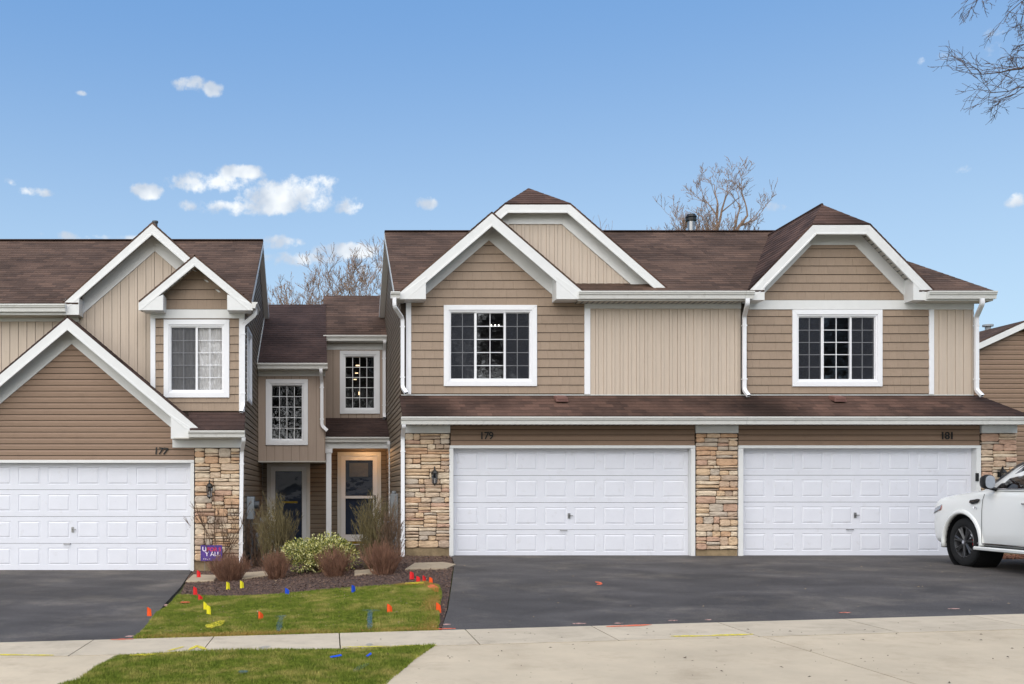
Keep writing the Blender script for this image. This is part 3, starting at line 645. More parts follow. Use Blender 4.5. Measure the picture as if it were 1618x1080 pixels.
def downspout(pts, parent, w=.075, d=.055):
    """rectangular section following pts (world)"""
    P = [Vector(p) for p in pts]; rings = []
    # rounded corners
    Q = [P[0]]
    for i in range(1, len(P) - 1):
        a = (P[i-1] - P[i]); b = (P[i+1] - P[i]); r = min(.06, a.length * .4, b.length * .4)
        for t in (0, .33, .67, 1):
            s = P[i] + a.normalized() * r * (1 - t) ** 2 + b.normalized() * r * t * t; Q.append(s)
    Q.append(P[-1])
    for i, p in enumerate(Q):
        D = (Q[min(i+1, len(Q)-1)] - Q[max(i-1, 0)]).normalized(); X = Vector((1, 0, 0)) if abs(D.x) < .95 else Vector((0, 0, 1)); X = (X - D * X.dot(D)).normalized(); Y = D.cross(X)
        rings.append([p + X * sx_ * w / 2 + Y * sy_ * d / 2 for sx_, sy_ in ((-1,-1),(-.5,-1),(-.35,-.8),(.35,-.8),(.5,-1),(1,-1),(1,1),(-1,1))])
    mb = MB(); mb.loft(rings, cap=False); o = mb.build('downspout', M['vinyl'], parent)
    c = rings[-1]; mb = MB(); ins = [v.lerp(sum(c, Vector()) / 8, .12) + (Q[-2] - Q[-1]).normalized() * .01 for v in c]; mb.add(ins, [tuple(range(8))]); mb.build('downspout_mouth', M['dark'], o, wloc(parent))
    zmin = min(p.z for p in P); zmax = max(p.z for p in P)
    for (a, b) in zip(P[:-1], P[1:]):
        if abs(a.z - b.z) > 1.0:
            for t in (.12, .85):
                c = a.lerp(b, t); s = MB(); s.box(c.x - w / 2 - .012, c.x + w / 2 + .012, c.y - d / 2 - .005, c.y + d / 2 + .01, c.z - .012, c.z + .012); s.build('strap', M['vinyl'], o, wloc(parent))
    return o
def window(fr, u0, u1, v0, v1, sashes, rows, parent, cas=.085, name='window', screen=(), back='room', curtains=False, splay=(.3,.3), dp=1.6, gl='glass'):
    """sashes: list of (width fraction, columns); casing outer rect given"""
    cw = cas; mb = MB()
    o_ = [(u0, v0), (u1, v0), (u1, v1), (u0, v1)]; i_ = [(u0 + cw, v0 + cw), (u1 - cw, v0 + cw), (u1 - cw, v1 - cw), (u0 + cw, v1 - cw)]
    for k in range(4):
        a, b, c, d = o_[k], o_[(k+1) % 4], i_[(k+1) % 4], i_[k]; e = .0015
        m1 = MB(); prism(mb, fr, [a, b, c, d], .002, .042)
    w = mb.build(name, M['vinyl'], parent); bevel(w, .004)
    U0, U1, V0, V1 = u0 + cw, u1 - cw, v0 + cw, v1 - cw
    fw = .035; f = MB()
    for q in (rect(U0, U1, V0, V0 + fw), rect(U0, U1, V1 - fw, V1), rect(U0, U0 + fw, V0 + fw, V1 - fw), rect(U1 - fw, U1, V0 + fw, V1 - fw)): prism(f, fr, q, -.08, .022)
    fo = f.build('frame', M['vinyl'], w, wloc(parent)); bevel(fo, .003)
    U0 += fw; U1 -= fw; V0 += fw; V1 -= fw; tot = U1 - U0; u = U0
    st = .038
    for si, (fr_, cols) in enumerate(sashes):
        uw = tot * fr_; a, b = u, u + uw; u += uw; mb = MB(); l = st * (.35 if si == 0 else .6); r = st * (.35 if si == len(sashes) - 1 else .6)
        dn = .0 if si % 2 else -.018
        for q in (rect(a, a + l, V0, V1), rect(b - r, b, V0, V1), rect(a + l, b - r, V0, V0 + .02), rect(a + l, b - r, V1 - .02, V1)): prism(mb, fr, q, -.06 + dn, .006 + dn)
        mb.build('sash', M['vinyl'], w, wloc(parent)); A, B, C, D = a + l, b - r, V0 + .02, V1 - .02
        mt = MB(); t = .0065
        for c in range(1, cols): x = A + (B - A) * c / cols; prism(mt, fr, rect(x - t, x + t, C, D), -.03 + dn, -.018 + dn)
        for rr in range(1, rows):
            z = C + (D - C) * rr / rows
            for c in range(cols): x0 = A + (B - A) * c / cols + (t if c else 0); x1 = A + (B - A) * (c + 1) / cols - (t if c < cols - 1 else 0); prism(mt, fr, rect(x0, x1, z - t, z + t), -.03 + dn, -.018 + dn)
        mt.build('muntin', M['vinyl'], w, wloc(parent))
        pw, ph = (B - A) / cols, (D - C) / rows; pm = MB(); f0 = Frame((0,0,0), fr.U, fr.N); pm.add([f0.p(0,0), f0.p(pw,0), f0.p(pw,ph), f0.p(0,ph)], [(0,1,2,3)]); pme = pm.mesh('pane', fix=False); pme.materials.append(M[gl])
        for rr in range(rows):
            for c in range(cols): ob = bpy.data.objects.new('pane', pme); link(ob, w, fr.p(A + c * pw, C + rr * ph, -.036 + dn))
        if si in screen:
            sc = MB(); sc.add([fr.p(A, C, .0 + dn), fr.p(B, C, .0 + dn), fr.p(B, D, .0 + dn), fr.p(A, D, .0 + dn)], [(0,1,2,3)]); sc.build('screen', M['screen'], w, wloc(parent), fix=False)
    # room behind
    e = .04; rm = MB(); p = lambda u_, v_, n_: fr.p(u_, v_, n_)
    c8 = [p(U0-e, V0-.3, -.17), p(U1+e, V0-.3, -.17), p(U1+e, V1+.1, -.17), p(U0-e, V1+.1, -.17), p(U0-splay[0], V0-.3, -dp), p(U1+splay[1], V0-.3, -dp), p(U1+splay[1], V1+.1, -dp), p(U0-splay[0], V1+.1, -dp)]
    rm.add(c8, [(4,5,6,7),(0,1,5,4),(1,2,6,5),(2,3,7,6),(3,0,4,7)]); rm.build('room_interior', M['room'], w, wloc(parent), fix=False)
    if curtains:
        cu = MB(); n = 60; r0 = []; 
        for i in range(n + 1): x = lerp(U0, U1, i / n); r0.append((x, -.085 + .012 * math.sin(i * 1.35) + .008 * math.sin(i * .6)))
        cu.add([fr.p(x, V0 - .02, d) for x, d in r0] + [fr.p(x, V1 + .02, d) for x, d in r0], [(i, i+1, n+2+i, n+1+i) for i in range(n)]); cu.build('curtain', M['curtain'], w, wloc(parent), fix=False, smooth=True)
    return w
def stone_mesh(mb, fr, u0, u1, v0, v1):
    w, h = u1 - u0, v1 - v0; j = lambda s: random.uniform(-s, s); c = min(w, h) * .18; nt = .009
    P = [(u0, v0 + c), (u0 + c, v0), ((u0+u1)/2 + j(w*.15), v0 + j(nt)), (u1 - c, v0 + abs(j(nt))), (u1, v0 + c), (u1 + j(.004), (v0+v1)/2), (u1, v1 - c), (u1 - c, v1 - abs(j(nt))), ((u0+u1)/2 + j(w*.2), v1 + j(nt)), (u0 + c, v1), (u0, v1 - c), (u0 + j(.004), (v0+v1)/2)]
    cu, cv = (u0+u1)/2, (v0+v1)/2; d = random.uniform(.028, .075); k = len(P)
    r = [[fr.p(u, v, -.01) for u, v in P], [fr.p(u, v, d * .75) for u, v in P], [fr.p(lerp(u, cu, min(.3, .012 / (w/2))) , lerp(v, cv, min(.4, .012/(h/2))), d + j(.006)) for u, v in P]]
    vs = [p for q in r for p in q] + [fr.p(cu + j(w*.15), cv + j(h*.1), d + random.uniform(-.004, .012))]; fs = []
    for a in range(2):
        for i in range(k): fs.append((a*k+i, a*k+(i+1)%k, (a+1)*k+(i+1)%k, (a+1)*k+i))
    for i in range(k): fs.append((2*k+i, 2*k+(i+1)%k, 3*k))
    mb.add(vs, fs)
def stones(fr, u0, u1, v0, v1, parent, holes=()):
    mb = MB(); prism(mb, fr, rect(u0 + .01, u1 - .01, v0, v1), -.1, .012); mb.build('mortar', M['mortar'], parent); out = []
    v = v0
    while v < v1 - .03:
        H = random.choice((.11, .15, .2, .26, .3)); H = v1 - v if v + H > v1 - .09 else H; u = u0
        while u < u1 - .01:
            W = random.uniform(.2, .5); W = u1 - u if u + W > u1 - .16 else W; s = v
            while s < v + H - .005:
                h = random.choice((random.uniform(.045, .075), random.uniform(.07, .11), random.uniform(.1, .16))) if H > .12 else H; h = v + H - s if s + h > v + H - .05 else h; t = u
                while t < u + W - .005:
                    w = random.uniform(.14, .42) if h > .09 else random.uniform(.28, .62); w = u + W - t if t + w > u + W - .1 else w; out.append((t, t + w, s, s + h)); t += w
                s += h
            u += W
        v += H
    for (a, b, c, d) in out:
        e = .0045; m = MB(); stone_mesh(m, fr, a + e, b - e, c + e, d - e); m.build('stone', M['stone'], parent, fix=True)
    return out
PANEL = {}
def raised_panel(w, h):
    k = (round(w, 3), round(h, 3))
    if k in PANEL: return PANEL[k]
    # recessed groove around a raised field
    P = lambda i, y: [(i, y, i), (w - i, y, i), (w - i, y, h - i), (i, y, h - i)]
    rings = [P(0, 0), P(.004, -.002), P(.016, .006), P(.022, .006), P(.05, -.003)]; mb = MB(); mb.loft(rings, cap=False); b = len(mb.v); mb.add(rings[-1], [(0, 1, 2, 3)])
    me = mb.mesh('raised_panel', fix=False); bm = bmesh.new(); bm.from_mesh(me); bmesh.ops.remove_doubles(bm, verts=bm.verts, dist=1e-5); bmesh.ops.recalc_face_normals(bm, faces=bm.faces); bm.to_mesh(me); bm.free()
    me.polygons.foreach_get('use_smooth', [0] * len(me.polygons))
    me.materials.append(M['door'])
    if sum(p.normal.y for p in me.polygons if abs(p.center.z - h / 2) < .01 and abs(p.center.x - w / 2) < .01) > 0: me.flip_normals()
    PANEL[k] = me; return me
def garage_door(x0, x1, z0, z1, Y, parent, label, cas_l, cas_r, cas_t, hx):
    """x0..x1 leaf; Y leaf plane; casing outer edges"""
    m = MB(); YC = 20.5
    m.box(cas_l, x0, YC - .045, Y + .06, z0 - .02, cas_t - .062); m.box(x1, cas_r, YC - .045, Y + .06, z0 - .02, cas_t - .062); m.box(cas_l, cas_r, YC - .05, Y + .06, cas_t - .06, cas_t)
    d = m.build('garage_door', M['trim'], parent); bevel(d, .004); d['label'] = label
    base = wloc(parent); H = (z1 - z0) / 4; Wc = (x1 - x0) / 8
    for k in range(4):
        s = MB(); a, b = z0 + k * H, z0 + (k + 1) * H
        # section slab with openings for panels
        fr = front(Y); holes = [(x0 + c * Wc + .07, x0 + (c + 1) * Wc - .07, a + .10, b - .085) for c in range(8)]
        for q in minus([rect(x0 + .002, x1 - .002, a + .003, b - .004)], holes): prism(s, fr, q, -.04, 0)
        s.build('door_section', M['door'], d, base)
        me = raised_panel(Wc - .14, H - .185)
        for h in holes:
            o = bpy.data.objects.new('raised_panel', me); link(o, d, (h[0], Y, h[2]))
    s = MB(); s.box(x0 + .01, x1 - .01, Y + .04, Y + .06, z0, z1); s.build('backing', M['blackroom'], d, base)
    s = MB(); s.box(x0, x1, Y - .01, Y + .03, z0 - .03, z0 + .003); s.build('bottom_seal', M['dark'], d, base)
    hz = z0 + H * 1.5; s = MB(); s.box(hx, hx + .05, Y - .012, Y - .001, hz - .05, hz + .06); s.cyl((hx + .025, Y - .045, hz + .01), .014, .035, 10, 'y'); s.box(hx + .02, hx + .1, Y - .045, Y - .033, hz, hz + .016); s.build('lock', M['steel'], d, base)
    s = MB(); zl = z0 + H * .98; s.tube([(hx - .15, Y, zl), (hx - .15, Y - .035, zl), (hx - .02, Y - .035, zl), (hx - .02, Y, zl)], .009, 6); s.build('lift_handle', M['steel'], d, base)
    return d
def digits(txt, x, z, h, Y, parent, tilt=0):
    for i, ch in enumerate(txt):
        c = bpy.data.curves.new('digit', 'FONT'); c.body = ch; c.size = h * 1.38; c.extrude = .008; c.offset = .003; o = bpy.data.objects.new('tmp', c); COL.objects.link(o)
        dg = bpy.context.evaluated_depsgraph_get(); me = bpy.data.meshes.new_from_object(o.evaluated_get(dg)); bpy.data.objects.remove(o)
        me.transform(Matrix.Rotation(R(90), 4, 'X')); me.materials.clear(); me.materials.append(M['dark'])
        ob = bpy.data.objects.new('house_number', me); link(ob, parent, (x + i * h * .62, Y, z)); ob.rotation_euler = (0, R(tilt * (i + 1)), 0)
def vent_cap(x, z, Y, parent):
    s = MB(); s.add([(x-.13,Y-.16,z-.075),(x+.13,Y-.16,z-.075),(x+.13,Y+.16,z+.02),(x-.13,Y+.16,z+.02),(x-.11,Y-.14,z+.03),(x+.11,Y-.14,z+.03),(x+.11,Y+.14,z+.09),(x-.11,Y+.14,z+.09)], [(0,3,2,1),(4,5,6,7),(0,1,5,4),(1,2,6,5),(2,3,7,6),(3,0,4,7)])
    s.add([(x-.1,Y-.165,z-.03),(x+.1,Y-.165,z-.03),(x+.1,Y-.165,z+.015),(x-.1,Y-.165,z+.015)],[(0,1,2,3)])
    bevel(s.build('roof_vent', M['roofred_flat'], parent), .01)
M['roofred_flat'] = mat('vent_metal', S(112,78,70), .6, .1, 10)

YG, YE, YW, YF = 20.5, 20.1, 20.96, 20.6
F_G, F_W = front(YG), front(YW)
XL, XR = -1.73, 1.49            # side walls facing the entry court

# ================================================================== HOUSE 177
A = empty('townhouse', (-4.5, 20.5, -.3), 'left townhouse numbered 177 with steep brown garage gable and small bay', 'townhouse', 'attached townhouses in the row')
ZL = -.33
def h177():
    # shell
    F2 = front(20.96)
    # side wall polygon (u=Y)
    ze, zr, Yr = 5.156, 7.377, 24.43
    SW = side(XL, 1); prof = [(20.52, ZL), (28.2, ZL), (28.2, 5.2), (Yr, zr - .05), (20.62, 5.15), (20.62, 2.9), (20.52, 2.62)]
    win = (21.12, 22.25, pz(636, 21.5), pz(520, 21.5))
    wall(SW, prof, .15, 'side_wall', M['underlay'], A, [(win[0]+.06, win[1]-.06, win[2]+.06, win[3]-.06)])
    lap(SW, prof, ZL + .25, zr, M['lapside'], A, .118, [win])
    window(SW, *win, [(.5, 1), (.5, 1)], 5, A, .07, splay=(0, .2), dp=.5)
    mb = MB(); mb.box(-9.8, XL - .151, 27.9, 28.2, ZL, 5.2); mb.box(-9.8, -9.6, 20.97, 27.9, ZL, 5.2); mb.build('rear_wall', M['underlay'], A)
    # main roof
    rx = XL + .14
    eave_roof(A, -10.1, rx, ze, zr, Yr, [(-5.1, -1.76)], M['roof']); roof_plane([(-10.1, Yr, zr), (rx, Yr, zr), (rx, 28.3, ze), (-10.1, 28.3, ze)], M['roof'], A)
    mb = MB(); sl = (zr - ze) / (Yr - 20.58)
    for (ya, yb, z_a, z_b) in ((20.6, Yr, ze, zr), (28.28, Yr, ze, zr)):
        mb.add([(rx-.02, ya, z_a-.17), (rx-.02, yb, z_b-.17), (rx-.02, yb, z_b-.035), (rx-.02, ya, z_a-.035), (rx+.004, ya, z_a-.17), (rx+.004, yb, z_b-.17), (rx+.004, yb, z_b-.035), (rx+.004, ya, z_a-.035)], [(0,1,2,3),(4,5,6,7),(0,1,5,4),(1,2,6,5),(2,3,7,6),(3,0,4,7)])
        mb.add([(XL+.02, ya, z_a-.17), (XL+.02, yb, z_b-.17), (XL+.02, yb, z_b-.155), (XL+.02, ya, z_a-.155), (rx-.021, ya, z_a-.17), (rx-.021, yb, z_b-.17), (rx-.021, yb, z_b-.155), (rx-.021, ya, z_a-.155)], [(0,1,2,3),(4,5,6,7),(0,1,5,4),(1,2,6,5),(2,3,7,6),(3,0,4,7)])
    mb.build('rake_board', M['trim'], A)
    mb = MB(); mb.box(-10.1, rx, Yr - .08, Yr + .08, zr + .0, zr + .022); mb.build('ridge_cap', M['roofdark'], A)
    # front tan wall with big gable
    gx, gh, gz, s = -3.6, 1.85, 6.81, .87
    poly = [(-9.6, 2.5), (-1.9, 2.5), (-1.9, 5.25), (gx, gz - .1), (gx - (gz - 5.12) / s, 5.0), (-9.6, 5.0)]
    wall(F2, poly, .15, 'front_wall', M['tanunder'], A)
    boards(F2, poly, -9.6, M['tan'], A, .176)
    wall(F2, rect(-9.6, -7.9, ZL, 2.499), .15, 'front_wall', M['underlay'], A); lap(F2, rect(-9.6, -7.95, ZL + .1, 2.49), ZL + .1, 2.49, M['lap'], A)
    mb = MB(); mb.box(-7.95, -7.74, YG - .01, 20.95, ZL, 2.3); mb.build('garage_wall', M['lap'], A)
    line = [(gx - gh, gz - gh * s), (gx, gz), (gx + gh, gz - gh * s)]
    roof_plane([(line[0][0], 20.6, line[0][1]), (gx, 20.6, gz), (gx, 20.6 + (gz - ze) / .58, gz), (line[0][0], 20.62, ze)], M['roof'], A)
    roof_plane([(line[2][0], 20.6, line[2][1]), (gx, 20.6, gz), (gx, 20.6 + (gz - ze) / .58, gz), (line[2][0], 20.62, ze)], M['roof'], A)
    rake(line, 20.6, 20.96, A, .17, zcut=pz(497, 20.6))
    mb = MB(); prism(mb, front(20.6), [(px(98,20.6), pz(497,20.6)), (px(125,20.6), pz(497,20.6)), (px(125,20.6), pz(470,20.6)), (px(98,20.6), pz(482,20.6))], -.34, .008); mb.build('eave_return', M['trim'], A)
    mb = MB(); mb.cyl((px(236, 20.9), 21.6, 6.6), .05, pz(351, 21.6) - 6.6, 12); mb.cyl((px(236, 20.9), 21.6, pz(352, 21.6)), .065, .04, 12); mb.build('vent_pipe', M['greydk'], A)
    gutter_x(-9.9, px(104, 20.55), 20.58, pz(480, 20.5), A, .15)
    mb = MB(); mb.box(-9.9, px(105, 20.6), 20.585, 20.61, pz(497, 20.6), pz(479, 20.6)); mb.build('fascia', M['trim'], A)
    mb = MB(); mb.box(-9.9, px(105, 20.6), 20.611, 20.95, pz(498, 20.6), pz(497, 20.6)); mb.build('soffit', M['soffit'], A)
    mb = MB(); mb.box(-9.9, px(124, 20.9), 20.92, 20.958, pz(508, 20.96), pz(495, 20.96)); mb.build('frieze_board', M['trim'], A)
    # bay
    bx0, bx1, YB = px(238, 20.6), XL, 20.6; FB = front(YB); zb, zt = pz(652, YB), pz(489, YB)
    ax, az_, hw = px(307.5, 20.2), pz(402, 20.2), 1.12; s2 = .83
    bpoly = [(bx0, 2.3), (bx1, 2.3), (bx1, 5.3), (ax, az_ - .12), (bx0, 5.3)]
    W = (px(259, YB), px(362.5, YB), pz(628, YB), pz(505, YB)); hole = (W[0]+.07, W[1]-.07, W[2]+.07, W[3]-.07)
    wall(FB, bpoly, .12, 'front_wall', M['underlay'], A, [hole])
    mb = MB(); mb.box(bx0, bx0 + .1, YB + .121, 20.95, 2.3, 5.3); mb.build('side_wall', M['underlay'], A)
    shakes(FB, clipr(bpoly, bx0 + .1, bx1 - .1, zb + .03, zt), zb + .03, zt, M['shake'], A, .17, [W], (.12, .15))
    gp_ = clipr(bpoly, bx0 + .2, bx1 - .2, pz(489, YB) + .002, BIG); shakes(FB, gp_, pz(489, YB), az_, M['shake'], A, .2)
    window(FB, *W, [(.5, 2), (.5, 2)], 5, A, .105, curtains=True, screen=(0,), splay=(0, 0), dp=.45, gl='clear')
    for (a, b) in ((bx0, bx0 + .1), (bx1 - .1, bx1 + .015)):
        mb = MB(); prism(mb, FB, rect(a, b, zb + .02, pz(503, YB)), 0, .03); bevel(mb.build('corner_board', M['vinyl'], A), .003)
    mb = MB(); prism(mb, FB, rect(bx0, bx1 + .015, pz(503, YB), zt), 0, .035); bevel(mb.build('frieze_board', M['trim'], A), .003)
    line = [(ax - hw, az_ - hw * s2), (ax, az_), (ax + hw + .04, az_ - (hw + .04) * s2)]
    rake(line, 20.2, YB, A, .15, frieze=0, zcut=pz(490, 20.2))
    roof_plane([(line[0][0], 20.2, line[0][1]), (ax, 20.2, az_), (ax, 20.97, az_), (line[0][0], 20.97, line[0][1])], M['roof'], A)
    roof_plane([(line[2][0], 20.2, line[2][1]), (ax, 20.2, az_), (ax, 22.2, az_), (line[2][0], 20.75, line[2][1])], M['roof'], A)
    for (a, b, c) in ((224, 258, 1), (359, 396, -1)):
        x0_, x1_ = px(a, 20.2), px(b, 20.2); zb_ = pz(490, 20.2)
        q = [(x0_, zb_), (x1_, zb_), (x1_, pz(465, 20.2)), (x0_, pz(479, 20.2))] if c == 1 else [(x0_, zb_), (x1_, zb_), (x1_, pz(479, 20.2)), (x0_, pz(465, 20.2))]
        mb = MB(); prism(mb, front(20.2), q, -.39, .008); bevel(mb.build('eave_return', M['trim'], A), .004)
    # side gutter of bay
    mb = MB(); x = line[2][0]; z = pz(477, 20.2)
    prof = [(0, 0), (0, -.12), (.07, -.12), (.085, -.05), (.115, -.02), (.115, 0)]
    mb.loft([[(x + a - .02, y, z + b) for a, b in prof] for y in (20.19, 21.0)]); mb.build('gutter', M['gutter'], A)
    mb = MB(); mb.box(XL + .02, x, 20.4, 21.0, z - .14, z - .12); mb.build('soffit', M['soffit'], A)
    xd = px(384, 20.5)
    downspout([(x + .035, 20.42, z - .11), (x + .035, 20.42, pz(496, 20.4)), (xd, 20.53, pz(512, 20.5)), (xd, 20.53, pz(640, 20.5)), (xd - .03, 20.40, pz(651, 20.5))], A)
    # garage gable
    gx, gz, hw, s3, YFg = px(106.5, 20.15), pz(499, 20.15), 2.65, .84, 20.15
    ztop = pz(729, YG); dz1 = pz(731, 20.6); X0, X1 = px(-70, 20.6), px(302.5, 20.6)
    gpoly = [(-7.9, 2.2), (-2.2, 2.2), (-2.2, 2.45), (gx + (gz - 2.7) / s3, 2.45), (gx, gz - .12), (gx - (gz - 2.45) / s3, 2.45)]
    gtri = [(gx - 2.9, 1.9), (gx + 2.9, 1.9), (gx + 2.9, gz - .1 - 2.9 * s3 + .05), (gx, gz - .1), (gx - 2.9, gz - .1 - 2.9 * s3 + .05)]
    xs_ = px(307, YG)
    lapp = clipr(gtri, -8, xs_, pz(729, YG), BIG)
    wall(F_G, clipr(gtri, -7.9, -2.3, pz(729, YG) + .0, BIG), .15, 'garage_wall', M['underlay'], A)
    lap(F_G, lapp, pz(729, YG), gz, M['lap'], A, .1185)
    line = [(gx - hw, gz - hw * s3), (gx, gz), (gx + hw, gz - hw * s3)]
    rake(line, YFg, YG, A, .19, frieze=.17, zcut=line[2][1] - .02)
    q = [(px(270, YFg), pz(693, YFg)), (px(297, YFg), pz(693, YFg)), (px(309, YFg), pz(680, YFg)), (px(270, YFg), pz(655, YFg))]
    mb = MB(); prism(mb, front(YFg), q, -.34, .008); bevel(mb.build('eave_return', M['trim'], A), .004)
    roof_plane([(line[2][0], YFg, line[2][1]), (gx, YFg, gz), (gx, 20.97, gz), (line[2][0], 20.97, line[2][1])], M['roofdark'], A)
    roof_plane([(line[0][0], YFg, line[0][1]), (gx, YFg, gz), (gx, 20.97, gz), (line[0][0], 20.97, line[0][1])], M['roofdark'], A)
    # little skirt roof at right of the gable
    e0, e1 = px(300, 20.1), px(386, 20.1)
    roof_plane([(e0, 20.1, pz(679, 20.1)), (e1, 20.1, pz(679, 20.1)), (e1 - .02, 20.61, pz(651, 20.6)), (e0 - .1, 20.61, pz(651, 20.6))], M['roofdark'], A)
    gutter_x(px(298, 20.05), px(387, 20.05), 20.1, pz(680, 20.05), A, .13)
    mb = MB(); mb.box(px(298, 20.1), px(386, 20.1), 20.105, 20.13, pz(691, 20.1), pz(680, 20.1)); mb.build('fascia', M['trim'], A)
    mb = MB(); mb.box(px(275, 20.2), XL + .03, 20.131, 20.49, pz(692.5, 20.1), pz(691, 20.1)); mb.build('soffit', M['soffit'], A)
    mb = MB(); prism(mb, F_G, rect(px(273, YG), XL + .01, pz(707, YG), pz(692, YG)), 0, .05); bevel(mb.build('frieze_board', M['trim'], A), .003)
    mb = MB(); mb.box(px(308, YG), XL, YG + .1, 20.75, ZL, 2.6); mb.build('pillar_core', M['mortar'], A)
    stones(F_G, px(308, YG), px(379, YG), pz(886, YG), pz(708, YG), A)
    mb = MB(); mb.box(px(307, YG), XL + .01, YG - .01, YG + .15, ZL - .25, pz(886.5, YG)); mb.build('foundation', M['found'], A)
    garage_door(X0, X1, -.27, dz1, 20.6, A, 'white garage door of sixteen foot width with raised panels, left house', X0 - .08, px(307, YG), pz(726.5, YG), px(113, 20.6))
    digits('177', px(243, YG), pz(717, YG), .145, YG - .03, A, 4)
    xc = px(381.5, 20.4)
    downspout([(px(385, 20.05), 20.03, pz(691, 20.05)), (px(385, 20.05), 20.05, pz(696, 20.1)), (px(382, 20.4), 20.42, pz(712, 20.4)), (px(380.5, 20.4), 20.42, pz(884, 20.4)), (px(382, 20.4), 20.3, pz(890, 20.4))], A)
    # entry section of 177
    YA = 24.4; FA = front(YA); x0, x1 = XL + .021, -.09; zb, zt = pz(728, YA), pz(590, YA)
    W = (px(420, YA), px(486.5, YA), pz(703, YA), pz(599, YA))
    wall(FA, rect(x0, x1, zb, 4.45), .12, 'entry_wall', M['tanunder'], A, [(W[0]+.07, W[1]-.07, W[2]+.07, W[3]-.07)])
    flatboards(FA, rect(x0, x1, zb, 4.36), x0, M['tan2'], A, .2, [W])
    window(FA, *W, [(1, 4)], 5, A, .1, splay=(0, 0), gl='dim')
    mb = MB(); mb.box(x0, x1, YA - .03, YA, pz(582 + 12, YA), pz(583, YA)); mb.build('frieze_board', M['trim'], A)
    mb = MB(); mb.box(x0, x1 + .015, YA - .02, YA + .05, zb - .03, zb - .001); mb.box(x0, x1 + .01, YA + .051, 25.97, zb - .02, zb + .02); mb.build('entry_soffit', M['soffit'], A)
    ze2 = pz(574, 24.1); Yr2 = 27.7; zr2 = pz(481, Yr2); xr = px(517, 24.1)
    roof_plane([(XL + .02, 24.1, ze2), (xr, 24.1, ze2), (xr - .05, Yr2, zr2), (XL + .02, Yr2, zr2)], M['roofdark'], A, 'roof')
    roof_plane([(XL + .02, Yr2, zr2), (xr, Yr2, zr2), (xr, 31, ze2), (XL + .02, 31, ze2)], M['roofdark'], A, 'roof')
    gutter_x(XL + .03, xr + .01, 24.1, ze2 + .0, A, .13)
    mb = MB(); mb.box(XL + .03, xr, 24.11, 24.13, ze2 - .15, ze2 - .03); mb.build('fascia', M['trim'], A)
    mb = MB(); mb.box(XL + .03, xr, 24.131, 24.37, ze2 - .15, ze2 - .13); mb.build('soffit', M['soffit'], A)
    xd = px(508.5, 24.2)
    downspout([(xd - .02, 24.06, ze2 - .12), (xd - .02, 24.06, ze2 - .2), (xd, 24.32, ze2 - .42), (xd, 24.32, pz(672, 24.3)), (px(517, 24.3), 24.3, pz(680, 24.3))], A)
    # step flashing along the roof and side wall
    mb = MB(); q = [(24.1, ze2), (Yr2, zr2), (Yr2, zr2 + .08), (24.1, ze2 + .08)]; prism(mb, SW, q, .02, .034); mb.build('flashing', M['gutter'], A)
    # entry wall and door
    YD = 26.0; FD = front(YD); D = (px(422, YD), px(490, YD), -.28, pz(731, YD))
    wall(FD, rect(XL + .02, .0, ZL - .2, 4.9), .12, 'entry_wall', M['underlay'], A, [(D[0]+.05, D[1]-.05, -9, D[3]-.05)])
    lap(FD, rect(XL + .02, .0, ZL, 2.1), ZL, 2.1, M['lapside'], A, .118, [D])
    front_door(FD, D, A, mid=False)
    mb = MB(); mb.box(D[0] - .1, D[1] + .2, 25.2, 25.97, ZL - .2, -.3); mb.build('door_step', M['paver'], A)
    x = px(392, 21.5)
def front_door(fr, D, parent, mid):
    u0, u1, v0, v1 = D; c = .1; mb = MB()
    for q in (rect(u0, u0 + c, v0, v1), rect(u1 - c, u1, v0, v1), rect(u0 + c, u1 - c, v1 - c, v1)): prism(mb, fr, q, 0, .045)
    d = mb.build('front_door', M['trim'], parent); bevel(d, .004); base = wloc(parent)
    a, b, e, f = u0 + c, u1 - c, v0 + .03, v1 - c; mb = MB(); r = .11
    fl = [rect(a, a + r, e, f), rect(b - r, b, e, f), rect(a + r, b - r, f - r, f), rect(a + r, b - r, e, e + .2)]
    zm = (e + f) / 2 + .05
    if mid: fl.append(rect(a + r, b - r, zm - .035, zm + .035))
    for q in fl: prism(mb, fr, q, -.04, .0)
    bevel(mb.build('storm_door_frame', M['vinyl'], d, base), .005)
    sp = [(e + .2, zm - .035), (zm + .035, f - r)] if mid else [(e + .2, f - r)]
    for (p, q) in sp:
        mb = MB(); mb.add([fr.p(a + r, p, -.02), fr.p(b - r, p, -.02), fr.p(b - r, q, -.02), fr.p(a + r, q, -.02)], [(0,1,2,3)]); mb.build('pane', M['doorglass'], d, base, fix=False)
    mb = MB(); prism(mb, fr, rect(a, b, e - .03, f), -.16, -.12)
    for k in range(3):
        z0_ = e + .25 + k * .55
        for h in (0, 1):
            w = (b - a - .3) / 2; x = a + .12 + h * (w + .06); prism(mb, fr, rect(x, x + w, z0_, z0_ + .42), -.121, -.112)
    mb.build('door_leaf', M['navy'], d, base)
    mb = MB(); hx = b - r / 2 if mid else a + r / 2; mb.box(*sorted((fr.p(hx - .015, 0).x, fr.p(hx + .015, 0).x)), fr.O.y - .045, fr.O.y - .001, zm - .14, zm + .05); mb.build('handle', M['dark'], d, base)
    if mid:
        mb = MB(); prism(mb, fr, rect(a + r + .1, b - r - .12, f - r - .42, f - r - .07), -.03, -.026); mb.build('paper_notice', M['paper'], d, base)
        mb = MB(); prism(mb, fr, rect(a, b, e - .03, e + .03), -.002, .05); mb.build('threshold', M['brass'], d, base)
    else:
        mb = MB(); prism(mb, fr, rect(a + r + .16, b - r - .12, zm + .12, zm + .17), -.11, -.105); mb.build('mail_slot', M['brass'], d, base)
h177()

